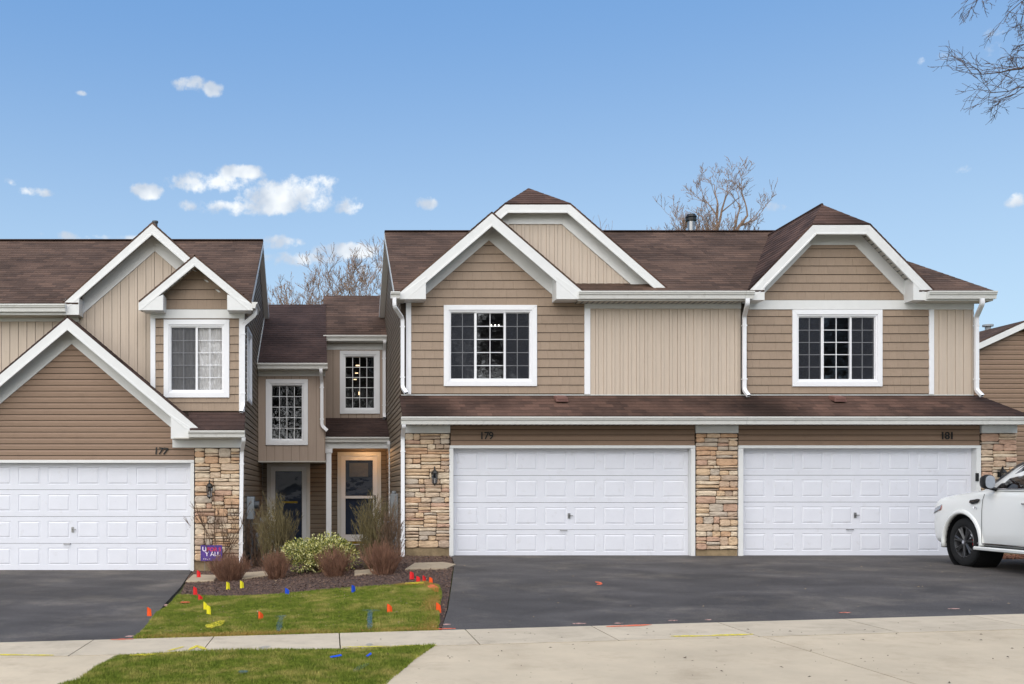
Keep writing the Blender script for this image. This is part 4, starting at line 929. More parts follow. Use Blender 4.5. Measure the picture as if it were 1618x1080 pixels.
# ================================================================== HOUSE 179
B = empty('townhouse', (4.8, 20.5, 0), 'middle townhouse numbered 179 with front gable before a clipped gable', 'townhouse', 'attached townhouses in the row')
def main_front(P, x0, x1): pass
XS = 8.45
def skirt(P, x0, x1, hipr):
    ze, zt = pz(657, YE), pz(624.5, YW)
    xr = 13.95 if hipr else x1
    roof_plane([(x0, YE, ze), (xr, YE, ze), (x1, YW + .02, zt), (x0, YW + .02, zt)], M['roofred'], P)
    if hipr: roof_plane([(13.95, YE, ze), (x1, YW + .02, zt), (x1, 27, zt), (13.95, 27.8, ze)], M['roofred'], P)
    mb = MB(); mb.box(x0, xr, YE + .01, YE + .03, ze - .16, ze - .03); mb.build('fascia', M['trim'], P)
    mb = MB(); mb.box(x0, xr, YE + .031, YG - .0, ze - .16, ze - .145); mb.build('soffit', M['soffit'], P)
    mb = MB(); x = x0 + .05
    while x < xr: mb.box(x, x + .03, YE + .12, YG - .08, ze - .164, ze - .161); x += .11
    mb.build('soffit_vent', M['greydk'], P)
def h179():
    P = B; SW = side(XR, -1); ze, zr, Yr = 5.41, 7.557, 24.3
    prof = [(20.52, -.25), (28.2, -.25), (28.2, 5.4), (Yr, zr - .05), (20.98, 5.45), (20.98, 3.3), (20.52, 3.05)]
    wall(SW, prof, .15, 'side_wall', M['underlay'], P); lap(SW, prof, -.1, zr, M['lapside'], P, .118)
    mb = MB(); mb.box(XR + .151, XS, 27.9, 28.2, -.25, 5.4); mb.build('rear_wall', M['underlay'], P)
    rx = 1.33
    eave_roof(P, rx, XS - .002, ze, zr, Yr, [(1.85, 4.9)], M['roof']); roof_plane([(rx, Yr, zr), (XS - .002, Yr, zr), (XS - .002, 28.1, ze), (rx, 28.1, ze)], M['roof'], P)
    mb = MB()
    for (ya, yb, z_a, z_b) in ((20.6, Yr, ze, zr), (28.08, Yr, ze, zr)):
        mb.add([(rx-.004, ya, z_a-.17), (rx-.004, yb, z_b-.17), (rx-.004, yb, z_b-.035), (rx-.004, ya, z_a-.035), (rx+.02, ya, z_a-.17), (rx+.02, yb, z_b-.17), (rx+.02, yb, z_b-.035), (rx+.02, ya, z_a-.035)], [(0,1,2,3),(4,5,6,7),(0,1,5,4),(1,2,6,5),(2,3,7,6),(3,0,4,7)])
        mb.add([(rx+.021, ya, z_a-.17), (rx+.021, yb, z_b-.17), (rx+.021, yb, z_b-.155), (rx+.021, ya, z_a-.155), (XR-.02, ya, z_a-.17), (XR-.02, yb, z_b-.17), (XR-.02, yb, z_b-.155), (XR-.02, ya, z_a-.155)], [(0,1,2,3),(4,5,6,7),(0,1,5,4),(1,2,6,5),(2,3,7,6),(3,0,4,7)])
    mb.build('rake_board', M['trim'], P)
    mb = MB(); mb.box(rx, XS, Yr - .08, Yr + .08, zr + .0, zr + .022); mb.build('ridge_cap', M['roofdark'], P)
    zb = pz(624.5, YW); fx, fs, fz, fh = px(777.3, 20.55), .86, pz(334, 20.55), 1.905
    xt = px(923, YW)
    W = (px(701, YW), px(848, YW), pz(610, YW), pz(482, YW)); hole = (W[0]+.07, W[1]-.07, W[2]+.07, W[3]-.07)
    poly = [(XR, 2.9), (xt, 2.9), (xt, 5.3), (xt - .0, 5.3), (fx, fz - .12), (XR, 5.3)]
    bx, bs, bz, bh, bc = 4.267, .87, 7.224, 2.68, .68
    wall(F_W, poly, .15, 'front_wall', M['underlay'], P, [hole])
    wall(F_W, rect(xt + .001, 8.5, 2.9, 5.40), .15, 'front_wall', M['tanunder'], P)
    shakes(F_W, [(XR + .1, zb + .03), (xt, zb + .03), (xt, 5.3), (fx, fz - .1), (XR + .1, 5.3)], zb + .03, fz, M['shake'], P, .1805, [W], (.15, .18, .21, .24))
    window(F_W, *W, [(.315, 2), (.37, 2), (.315, 2)], 5, P, .105, screen=(0, 2))
    for (a, b) in ((px(643, YW) - .02, px(643, YW) + .085), (xt, xt + .12)):
        mb = MB(); prism(mb, F_W, rect(a, b, zb + .02, pz(474 if a < 2 else 487, YW)), 0, .035); bevel(mb.build('corner_board', M['vinyl'], P), .003)
    xe = px(1170, YW)
    boards(F_W, rect(xt + .12, xe, zb + .02, pz(487, YW)), xt + .12, M['tan'], P, .1695)
    mb = MB(); prism(mb, F_W, rect(xt + .002, xe, pz(487.5, YW), pz(473.5, YW)), 0, .036); bevel(mb.build('frieze_board', M['trim'], P), .003)
    mb = MB(); mb.box(XR, 8.5, YW - .02, YW, zb + .0, zb + .018); mb.build('flashing', M['gutter'], P)
    # big clipped gable
    L0 = (bx - bh, bz - (bh - bc) * bs); R0 = (bx + bh, bz - (bh - bc) * bs); line = [L0, (bx - bc, bz), (bx + bc, bz), R0]; YB = 20.72
    tp = offset_line(line, .12); cc = (-fs, -1, -(fz - .10) - fs * fx); F_G2 = front(YW + .004)
    wall(F_G2, clip([(tp[1][0], tp[1][1]), (tp[0][0], 5.43), (tp[3][0], 5.43), (tp[2][0], tp[2][1])], *cc), .14, 'gable_wall', M['tanunder'], P)
    boards(F_G2, clip(clip([(3.0, 5.44), (tp[3][0] - .1, 5.44), (tp[2][0], tp[2][1] - .03), (3.0, tp[2][1] - .03)], *cc), -bs, 1, tp[1][1] - bs * tp[1][0]), xt + .12 - .1695 * 14, M['tan'], P, .1695)
    rake(line, YB, YW, P, .17, frieze=.15, zcut=5.44, cc=(-fs, -1, -(fz - .02) - fs * fx))
    zt_ = bz + bc * bs; Yt = 21.67; Yv0 = 20.6 + (L0[1] - ze) / .58; vx = bx - (zt_ - zr) / bs
    roof_plane([(R0[0], YB, R0[1]), (bx + bc, YB, bz), (bx, Yt, zt_), (bx, Yr, zt_), (2 * bx - vx, Yr, zr)], M['roofred'], P)
    roof_plane([(L0[0], YB, L0[1]), (bx - bc, YB, bz), (bx, Yt, zt_), (bx, Yr, zt_), (vx, Yr, zr)], M['roofred'], P)
    roof_plane([(R0[0], 27.88, R0[1]), (bx + bc, 27.88, bz), (bx, 26.93, zt_), (bx, Yr, zt_), (2 * bx - vx, Yr, zr)], M['roofred'], P)
    roof_plane([(L0[0], 27.88, L0[1]), (bx - bc, 27.88, bz), (bx, 26.93, zt_), (bx, Yr, zt_), (vx, Yr, zr)], M['roofred'], P)
    roof_plane([(bx - bc, YB, bz), (bx + bc, YB, bz), (bx, Yt, zt_)], M['roofred'], P); roof_plane([(bx - bc, 27.88, bz), (bx + bc, 27.88, bz), (bx, 26.93, zt_)], M['roofred'], P)
    # front gable
    line = [(fx - fh, fz - fh * fs), (fx, fz), (fx + fh, fz - fh * fs)]; rake(line, 20.55, YW, P, .2, frieze=.15, zcut=pz(472, 20.55))
    roof_plane([(line[0][0], 20.55, line[0][1]), (fx, 20.55, fz), (fx, 20.6 + (fz - ze) / .58, fz), (line[0][0], 20.62, line[0][1])], M['roof'], P)
    roof_plane([(line[2][0], 20.55, line[2][1]), (fx, 20.55, fz), (fx, YW - .002, fz), (line[2][0], YW - .002, line[2][1])], M['roof'], P)
    for (a, b, c) in ((630, 673, 1), (879, 920, -1)):
        x0_, x1_ = px(a, 20.55), px(b, 20.55); zb_ = pz(472.5, 20.55)
        q = [(x0_, zb_), (x1_, zb_), (x1_, pz(436, 20.55)), (x0_, pz(467, 20.55))] if c == 1 else [(x0_, zb_), (x1_, zb_), (x1_, pz(463, 20.55)), (x0_, pz(436, 20.55))]
        mb = MB(); prism(mb, front(20.55), q, -.40, .01); bevel(mb.build('eave_return', M['trim'], P), .004)
    # gutters
    gutter_x(px(915, 20.5), XS - .02, 20.58, pz(459.5, 20.5), P, .15)
    mb = MB(); mb.box(px(915, 20.5), XS, 20.585, 20.61, pz(475, 20.6), ze - .03); mb.build('fascia', M['trim'], P)
    mb = MB(); mb.box(px(915, 20.5), XS, 20.611, YW - .037, pz(475, 20.6), pz(474, 20.6)); mb.build('soffit', M['soffit'], P)
    mb = MB(); x = px(915, 20.5)
    while x < XS: mb.box(x, x + .03, 20.66, 20.9, pz(475, 20.6) - .004, pz(475, 20.6) - .001); x += .11
    mb.build('soffit_vent', M['greydk'], P)
    # left end stub of the main gutter
    gutter_x(px(617, 20.5), px(632, 20.5), 20.54, pz(461, 20.5), P, .13)
    mb = MB(); mb.box(1.36, XR + .05, 20.56, 20.95, pz(474, 20.6), pz(473, 20.6)); mb.build('soffit', M['soffit'], P)
    x0 = px(623, 20.5); xd = px(637.5, 20.85)
    downspout([(x0, 20.49, pz(470, 20.5)), (x0, 20.49, pz(484, 20.5)), (xd - .02, 20.84, pz(502, 20.8)), (xd - .02, 20.84, pz(612, 20.84)), (xd + .05, 20.7, pz(621, 20.7))], P)
    # skirt roof
    x0 = px(636, YE); skirt(P, x0, 8.264, False)
    gutter_x(px(634, 20.0), 8.26, YE, pz(658, 20.02), P, .15, .12)
    vent_cap(px(886, 20.75), pz(630, 20.75), 20.75, P)
    # garage front
    ztw = pz(672, YG)
    wall(F_G, rect(px(711, YG), px(1098, YG), pz(705, YG), 3.0), .15, 'garage_wall', M['underlay'], P)
    lap(F_G, rect(px(712, YG), px(1097, YG), pz(704.5, YG), pz(671, YG)), pz(704.5, YG), pz(671, YG), M['lap'], P, .111)
    garage_door(px(715, 20.62), px(1087.5, 20.62), .0, pz(708, 20.62), 20.62, P, 'white garage door with four rows of raised panels below number 179', px(709.5, YG), px(1097.5, YG), pz(703.5, YG), px(897, 20.62))
    digits('179', px(757, YG), pz(693.5, YG), .15, YG - .03, P)
    for (a, b, c) in ((640, 711, 865), (1099, 1165.5, 868)):
        x0, x1 = px(a, YG), px(b, YG)
        mb = MB(); prism(mb, F_G, rect(x0 - .01, x1, pz(684, YG), pz(671, YG)), -.1, .05); bevel(mb.build('frieze_board', M['trim'], P), .003)
        mb = MB(); mb.box(x0 + .02, x1 - .01, YG + .1, 20.8, -.25, 3.0); mb.build('pillar_core', M['mortar'], P)
        stones(F_G, x0, x1 - .01, pz(c, YG), pz(684.5, YG), P)
        mb = MB(); mb.box(x0 + .01, x1 - .015, YG - .012, YG + .15, -.35, pz(c, YG) - .003); mb.build('foundation', M['found'], P)
    xd = px(636.5, 20.35)
    downspout([(px(638, 20.05), 20.04, pz(670, 20.05)), (px(638, 20.05), 20.05, pz(674, 20.1)), (xd, 20.38, pz(690, 20.4)), (xd, 20.38, pz(880, 20.38)), (px(633, 20.2), 20.2, pz(892, 20.2))], P)
    # entry section
    YA = 26.0; FA = front(YA); x0, x1 = -.1, XR - .02; W = (px(537, YA), px(600, YA), pz(653.5, YA), pz(554, YA))
    D = (px(533, YA), px(602, YA), -.01, pz(714, YA))
    wall(FA, rect(.001, x1, -.5, 5.35), .12, 'entry_wall', M['underlay'], P, [(W[0]+.07, W[1]-.07, W[2]+.07, W[3]-.07), (D[0]+.05, D[1]-.05, -9, D[3]-.05)])
    wall(FA, rect(x0, -.001, 2.4, 5.35), .12, 'entry_wall', M['underlay'], P)
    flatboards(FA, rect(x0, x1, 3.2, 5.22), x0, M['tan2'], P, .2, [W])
    mb = MB(); mb.box(x0 - .02, x0 - .0005, YA - .01, 30, 4.2, 5.3); mb.build('side_wall', M['tanunder'], P)
    w = window(FA, *W, [(1, 4)], 5, P, .1, splay=(.1, 0), gl='dim')
    lap(FA, rect(.001, x1, -.12, 2.9), -.12, 2.9, M['lapside'], P, .118, [D])
    front_door(FA, D, P, True)
    mb = MB(); mb.box(x0, x1, YA - .03, YA, pz(553, YA) + .01, pz(543, YA)); mb.build('frieze_board', M['trim'], P)
    ze2 = pz(530, 25.75); Yr2 = 28.4; zr2 = pz(467, Yr2)
    roof_plane([(px(510, 25.75), 25.75, ze2), (XR - .02, 25.75, ze2), (XR - .02, Yr2, zr2), (px(510, 25.75), Yr2, zr2)], M['roof'], P); roof_plane([(px(510, 25.75), Yr2, zr2), (XR - .02, Yr2, zr2), (XR - .02, 31, ze2), (px(510, 25.75), 31, ze2)], M['roof'], P)
    gutter_x(px(511, 25.7), XR - .03, 25.75, ze2, P, .14)
    mb = MB(); mb.box(px(512, 25.7), XR - .03, 25.76, 25.78, ze2 - .16, ze2 - .03); mb.build('fascia', M['trim'], P)
    mb = MB(); mb.box(px(512, 25.7), XR - .03, 25.781, 25.97, ze2 - .16, ze2 - .145); mb.build('soffit', M['soffit'], P)
    xd = px(607, 25.9)
    downspout([(xd, 25.7, ze2 - .12), (xd, 25.7, ze2 - .18), (xd, 25.93, ze2 - .35), (xd, 25.93, pz(655, 25.9)), (xd, 25.8, pz(660, 25.8))], P)
    # porch roof
    e = 24.6; ze3, zt3 = pz(690.5, e), pz(660, YA); xa, xb = px(504, e), XR - .02
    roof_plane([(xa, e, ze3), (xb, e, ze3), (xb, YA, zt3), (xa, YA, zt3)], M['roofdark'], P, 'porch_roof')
    gutter_x(xa, xb - .01, e, ze3, P, .12)
    mb = MB(); mb.box(xa + .06, xb, e + .03, e + .18, ze3 - .27, ze3 - .05); mb.box(xa + .06, xa + .2, e + .181, 25.97, ze3 - .27, ze3 - .05); bevel(mb.build('porch_beam', M['trim'], P), .004)
    mb = MB(); mb.box(xa + .2, xb, e + .181, 25.97, ze3 - .13, ze3 - .1); mb.build('porch_ceiling', M['soffit'], P)
    zf = g(0, 20.5) + .0; xp = px(519.5, e + .1)
    mb = MB(); mb.box(xp - .065, xp + .065, e + .04, e + .17, -.35, ze3 - .27); mb.box(xp - .09, xp + .09, e + .015, e + .195, ze3 - .38, ze3 - .271); mb.box(xp - .08, xp + .08, e + .025, e + .185, -.35, -.2); bevel(mb.build('porch_post', M['vinyl'], P), .006)
    downspout([(px(614.5, 24.5), 24.55, ze3 - .1), (px(614.5, 24.5), 24.55, ze3 - .16), (px(617, 24.6), 24.7, ze3 - .4), (px(617, 24.6), 24.7, -.2)], P)
    mb = MB(); mb.box(.02, XR - .03, 25.1, 25.96, -.5, -.04); mb.box(.1, XR - .03, 24.8, 25.099, -.5, -.2); mb.build('door_step', M['found'], P)
    mb = MB(); mb.box(D[0] - .0, D[1], 25.9, 25.955, -.19, -.02); mb.build('threshold', M['trim'], P)
h179()
# small lit porch lamp under the porch ceiling of 179
pl = empty('porch_lamp', (.97, 25.4, 2.5), 'small lit globe lamp under the porch ceiling above the right entry door', 'lamp')
mb = MB(); mb.cyl((.97, 25.4, 2.5), .06, .04, 12); mb.build('lamp_base', M['trim'], pl)
mb = MB(); mb.cyl((.97, 25.4, 2.44), .045, .06, 12, r2=.05); mb.build('globe', M['bulb'], pl)
ld = bpy.data.lights.new('porch_bulb', 'POINT'); ld.energy = 3; ld.color = (1, .55, .25); ld.shadow_soft_size = .06; lo = bpy.data.objects.new('bulb_light', ld); link(lo, pl, (.97, 25.4, 2.36))
# chandelier glimpsed through the entry window
ch = empty('chandelier', (.66, 26.9, 4.9), 'hanging lamp with small glowing bulbs seen inside the upper entry window', 'lamp')
mb = MB(); mb.tube([(.66, 26.9, 5.3), (.66, 26.9, 3.7)], .012, 6); mb.build('stem', M['dark'], ch)
for i, (dx, y, w, h) in enumerate(((.02, 577, .055, .016), (-.01, 589, .045, .011), (-.05, 599, .045, .011), (.06, 621, .022, .045))):
    z = pz(y, 26.85); mb = MB(); mb.box(.66 + dx + .08 - w, .66 + dx + .08 + w, 26.85, 26.89, z - h, z + h); bevel(mb.build('bulb', M['bulb'], ch), .01)

ch = empty('chandelier', (px(782, 21.9), 21.9, pz(514, 21.9)), 'small three bulb chandelier glowing inside the wide dark window under the front gable', 'lamp')
cx0, cz0 = px(782, 21.9), pz(514, 21.9); mb = MB(); mb.tube([(cx0, 21.9, cz0 + .25), (cx0, 21.9, cz0 - .1)], .01, 6)
for d in (-.08, 0, .08): mb.tube([(cx0, 21.9, cz0 - .1), (cx0 + d, 21.88, cz0 - .08), (cx0 + d, 21.88, cz0 - .02)], .006, 5)
mb.build('arms', M['dark'], ch)
M['bulbw'] = memit('white_bulb', (1, .96, .85, 1), 3)
for d in (-.08, 0, .08): mb = MB(); mb.cyl((cx0 + d, 21.88, cz0 - .02), .014, .04, 8, r2=.008); mb.build('bulb', M['bulbw'], ch)

# ================================================================== HOUSE 181
Cc = empty('townhouse', (11, 20.5, 0), 'right townhouse numbered 181 with a clipped shingle gable', 'townhouse', 'attached townhouses in the row')
def h181():
    P = Cc; ze, zr, Yr = 5.41, 7.557, 24.3; XE = 13.33
    zb = pz(624.5, YW); gx, s, hw, hc = 10.42, 1.03, 1.9, .595; gz = ze - .0 + (hw - hc) * s + .02
    W = (px(1251, YW), px(1393, YW), pz(610.5, YW), pz(489.5, YW)); hole = (W[0]+.07, W[1]-.07, W[2]+.07, W[3]-.07)
    line = [(gx - hw, gz - (hw - hc) * s), (gx - hc, gz), (gx + hc, gz), (gx + hw, gz - (hw - hc) * s)]; tp = offset_line(line, .12)
    wall(F_W, rect(8.501, XE, 2.9, 5.4), .15, 'front_wall', M['underlay'], P, [hole])
    wall(F_W, [(tp[0][0], 5.401), (tp[3][0], 5.401), (tp[2][0], tp[2][1]), (tp[1][0], tp[1][1])], .15, 'gable_wall', M['underlay'], P)
    xl, xm0, xm1 = px(1180, YW), px(1467, YW), px(1474.5, YW); zf0, zf1 = pz(489, YW), pz(474.5, YW)
    shakes(F_W, rect(xl, xm0, zb + .03, zf0), zb + .03, zf0, M['shake'], P, .1775, [W], (.15, .18, .21, .24))
    shakes(F_W, [(tp[0][0], zf1), (tp[3][0], zf1), (tp[2][0], tp[2][1]), (tp[1][0], tp[1][1])], zf1, tp[1][1], M['shake'], P, .177, (), (.15, .18, .21, .24))
    mb = MB(); prism(mb, F_W, rect(px(1183, YW), XE, zf0, zf1), 0, .036); bevel(mb.build('frieze_board', M['trim'], P), .003)
    mb = MB(); prism(mb, F_W, rect(xm0, xm1, zb + .02, zf0), 0, .035); bevel(mb.build('corner_board', M['vinyl'], P), .003)
    boards(F_W, rect(xm1, XE, zb + .02, zf0), xm1, M['tan'], P, .1695)
    mb = MB(); mb.box(8.5, XE, YW - .02, YW, zb, zb + .018); mb.build('flashing', M['gutter'], P)
    window(F_W, *W, [(.315, 2), (.37, 2), (.315, 2)], 5, P, .1, screen=(0, 2))
    # roof
    mb = MB(); mb.box(XE - .15, XE, YW + .151, 28, -.2, 5.4); mb.box(8.5, XE - .151, 27.8, 28, -.2, 5.4); mb.build('rear_wall', M['underlay'], P)
    lap(side(XE, 1), rect(YW, 28, 3.2, 5.4), 3.2, 5.4, M['lapside'], P)
    hx = 11.82
    eave_roof(P, XS, 13.5, ze, zr, Yr, [(8.85, 12.0)], M['roof'], hx); roof_plane([(XS, 28.1, ze), (13.5, 28.1, ze), (hx, Yr, zr), (XS, Yr, zr)], M['roof'], P); roof_plane([(13.5, 20.58, ze), (13.5, 28.1, ze), (hx, Yr, zr)], M['roof'], P)
    mb = MB(); mb.box(XS, hx, Yr - .08, Yr + .08, zr, zr + .022); mb.build('ridge_cap', M['roofdark'], P)
    zt_ = gz + hc * s; Yt = 21.4; Yi = 20.6 + (zt_ - ze) / .58
    L0, R0 = line[0], line[3]
    roof_plane([(L0[0], YF, L0[1]), (gx - hc, YF, gz), (gx, Yt, zt_), (gx, Yi, zt_), (L0[0], 20.62, L0[1])], M['roofred'], P)
    roof_plane([(R0[0], YF, R0[1]), (gx + hc, YF, gz), (gx, Yt, zt_), (gx, Yi, zt_), (R0[0], 20.62, R0[1])], M['roofred'], P)
    roof_plane([(gx - hc, YF, gz), (gx + hc, YF, gz), (gx, Yt, zt_)], M['roofred'], P)
    mb = MB(); mb.tube([(gx, Yt, zt_ + .01), (gx, Yi, zt_ + .01)], .03, 6); mb.build('ridge_cap', M['roofdark'], P)
    rake(line, YF, YW, P, .19, frieze=.13, zcut=zf1 + .001)
    for (a, b, c) in ((1183, 1208, 1), (1443, 1472, -1)):
        x0_, x1_ = px(a, YF), px(b, YF); zb_ = pz(474, YF)
        q = [(x0_, zb_), (x1_, zb_), (x1_, pz(438, YF)), (x0_, pz(466, YF))] if c == 1 else [(x0_, zb_), (x1_, zb_), (x1_, pz(466, YF)), (x0_, pz(438, YF))]
        mb = MB(); prism(mb, front(YF), q, -.35, .008); bevel(mb.build('eave_return', M['trim'], P), .004)
    gutter_x(XS - .015, px(1192, 20.5), 20.58, pz(459.5, 20.5), P, .15); gutter_x(px(1468, 20.5), 13.52, 20.58, pz(459.5, 20.5), P, .15)
    mb = MB(); mb.box(px(1466, 20.5), 13.5, 20.585, 20.61, pz(475, 20.6), ze - .03); mb.build('fascia', M['trim'], P)
    mb = MB(); mb.box(px(1466, 20.5), 13.5, 20.611, YW - .037, pz(475, 20.6), pz(474, 20.6)); mb.build('soffit', M['soffit'], P)
    for (xt_, xd_, k) in ((1181, 1176, 0), (1552, 1543, 0)):
        a, b = px(xt_, 20.5), px(xd_, 20.86)
        downspout([(a, 20.5, pz(471, 20.5)), (a, 20.5, pz(480, 20.5)), (b, 20.86, pz(500, 20.86)), (b, 20.86, pz(616, 20.86)), (b + .04, 20.74, pz(625, 20.74))], P)
    skirt(P, 8.265, 13.46, True); gutter_x(8.265, 14.0, YE, pz(658, 20.02), P, .15, .12)
    # hide end: side part of skirt gutter
    vent_cap(px(1323, 20.75), pz(630, 20.75), 20.75, P)
    wall(F_G, rect(px(1166, YG), px(1548, YG), pz(705, YG), 3.0), .15, 'garage_wall', M['underlay'], P)
    lap(F_G, rect(px(1166.5, YG), px(1547, YG), pz(704.5, YG), pz(671, YG)), pz(704.5, YG), pz(671, YG), M['lap'], P, .111)
    d = garage_door(px(1169.5, 20.62), px(1535, 20.62), .02, pz(708, 20.62), 20.62, P, 'white garage door partly behind the white car below number 181', px(1165.5, YG), px(1548, YG), pz(703.5, YG), px(1349, 20.62))
    mb = MB(); mb.box(px(1541, 20.45), px(1545.5, 20.45), 20.42, 20.452, pz(760, 20.45), pz(747, 20.45)); bevel(mb.build('keypad', M['dark'], P), .004)
    digits('181', px(1484, YG), pz(693.5, YG), .15, YG - .03, P)
    x0, x1 = px(1549, YG), 13.9
    mb = MB(); prism(mb, F_G, rect(x0, x1, pz(684, YG), pz(671, YG)), -.1, .05); bevel(mb.build('frieze_board', M['trim'], P), .003)
    mb = MB(); mb.box(x0 + .02, x1 - .01, YG + .1, 27, -.25, 3.0); mb.build('pillar_core', M['mortar'], P)
    stones(F_G, x0, x1, pz(868, YG), pz(684.5, YG), P); mb = MB(); mb.box(x0 + .01, x1 - .01, YG - .012, YG + .15, -.35, pz(868.5, YG)); mb.build('foundation', M['found'], P)
h181()

# neighbour house at the far right
Nb = empty('townhouse', (17, 27, 0), 'neighbouring brown sided house beyond the right end of the row', 'house')
def neighbour():
    Y = 27.0; fr = front(Y); ax, az_ = px(1612, Y), pz(508, Y); s = .46; hw = 2.6; x0, x1 = ax - hw, ax + hw
    poly = [(x0 + .1, -.3), (x1 - .1, -.3), (x1 - .1, az_ - (hw - .1) * s - .05), (ax, az_ - .05), (x0 + .1, az_ - (hw - .1) * s - .05)]
    wall(fr, poly, .15, 'wall', M['underlay'], Nb); lap(fr, poly, .1, az_, M['lap'], Nb, .128)
    line = [(x0, az_ - hw * s), (ax, az_), (x1, az_ - hw * s)]
    for i in range(2):
        a0, a1 = offset_line(line, .02), offset_line(line, .18); mb = MB(); prism(mb, front(Y - .2), [a0[i], a0[i+1], a1[i+1], a1[i]], -.03, 0); mb.build('fascia', M['trim'], Nb)
    roof_plane([(x0, Y - .2, line[0][1]), (ax, Y - .2, az_), (ax, 34, az_), (x0, 34, line[0][1])], M['roof'], Nb); roof_plane([(x1, Y - .2, line[2][1]), (ax, Y - .2, az_), (ax, 34, az_), (x1, 34, line[2][1])], M['roof'], Nb)
    mb = MB(); mb.box(x0 + .1, x0 + .25, Y + .16, 33.8, -.3, az_ - hw * s); mb.box(x1 - .25, x1 - .1, Y + .16, 33.8, -.3, az_ - hw * s); mb.box(x0 + .26, x1 - .26, 33.6, 33.8, -.3, az_ - hw * s); mb.build('wall', M['lap'], Nb)
    x = px(1561, 28.5); mb = MB(); mb.cyl((x, 28.5, 4.9), .075, pz(514, 28.5) - 4.9, 14); mb.cyl((x, 28.5, pz(515.5, 28.5)), .14, .05, 14); mb.build('vent_pipe', M['grey'], Nb)
neighbour()
# flue above main roof
fl = MB(); fx_ = px(1092, 24.9); fl.cyl((fx_, 24.9, 6.9), .085, pz(347, 24.9) - 6.9, 16); fo = fl.build('flue_pipe', M['steel'], Cc)
fl = MB(); fl.cyl((fx_, 24.9, pz(349, 24.9)), .13, .07, 16); fl.cyl((fx_, 24.9, pz(343, 24.9)), .135, .07, 16, r2=.1); fl.build('flue_cap', M['dark'], fo, wloc(Cc))

# ------------------------------------------------------------------ wall lanterns
M['lanternglass'] = mglass('lantern_glass', .75, .5)
def lantern(x, y, label, Y=20.44):
    X, Z = px(x, Y), pz(y, Y); e = empty('wall_lantern', (X, Y, Z), label, 'lantern', 'black wall lanterns by the garages'); y0 = Y - .11
    m = MB(); m.box(X - .04, X + .04, Y - .01, Y + .03, Z - .02, Z + .12); m.tube([(X, Y, Z + .05), (X, Y - .08, Z + .16), (X, y0, Z + .2), (X, y0, Z + .13)], .009, 6); m.build('bracket', M['dark'], e)
    m = MB(); rings = []
    for r, z in ((.07, .06), (.075, .07), (.045, .12), (.02, .14), (.012, .17), (.018, .18), (.004, .21)): rings.append([(X + r * math.cos(R(60 * k)), y0 + r * math.sin(R(60 * k)), Z + z) for k in range(6)])
    m.loft(rings); m.build('cap', M['dark'], e)
    m = MB()
    for k in range(6): c, s = math.cos(R(60 * k)), math.sin(R(60 * k)); m.tube([(X + .045 * c, y0 + .045 * s, Z - .13), (X + .065 * c, y0 + .065 * s, Z + .06)], .005, 4)
    m.cyl((X, y0, Z - .155), .03, .025, 6, r2=.05); m.cyl((X, y0, Z - .18), .008, .025, 6, r2=.02); m.build('cage', M['dark'], e)
    m = MB(); m.loft([[(X + r * math.cos(R(60 * k)), y0 + r * math.sin(R(60 * k)), Z + z) for k in range(6)] for r, z in ((.042, -.13), (.061, .06))], cap=False); m.build('glass', M['lanternglass'], e)
    m = MB(); m.cyl((X, y0, Z - .13), .012, .1, 8); m.build('candle', M['curtain'], e)
lantern(332, 774, 'black wall lantern on the stone pillar beside number 177 garage door'); lantern(686, 753, 'black wall lantern on the stone pillar left of garage door 179'); lantern(1579, 752, 'black wall lantern on the rightmost stone pillar behind the white car')

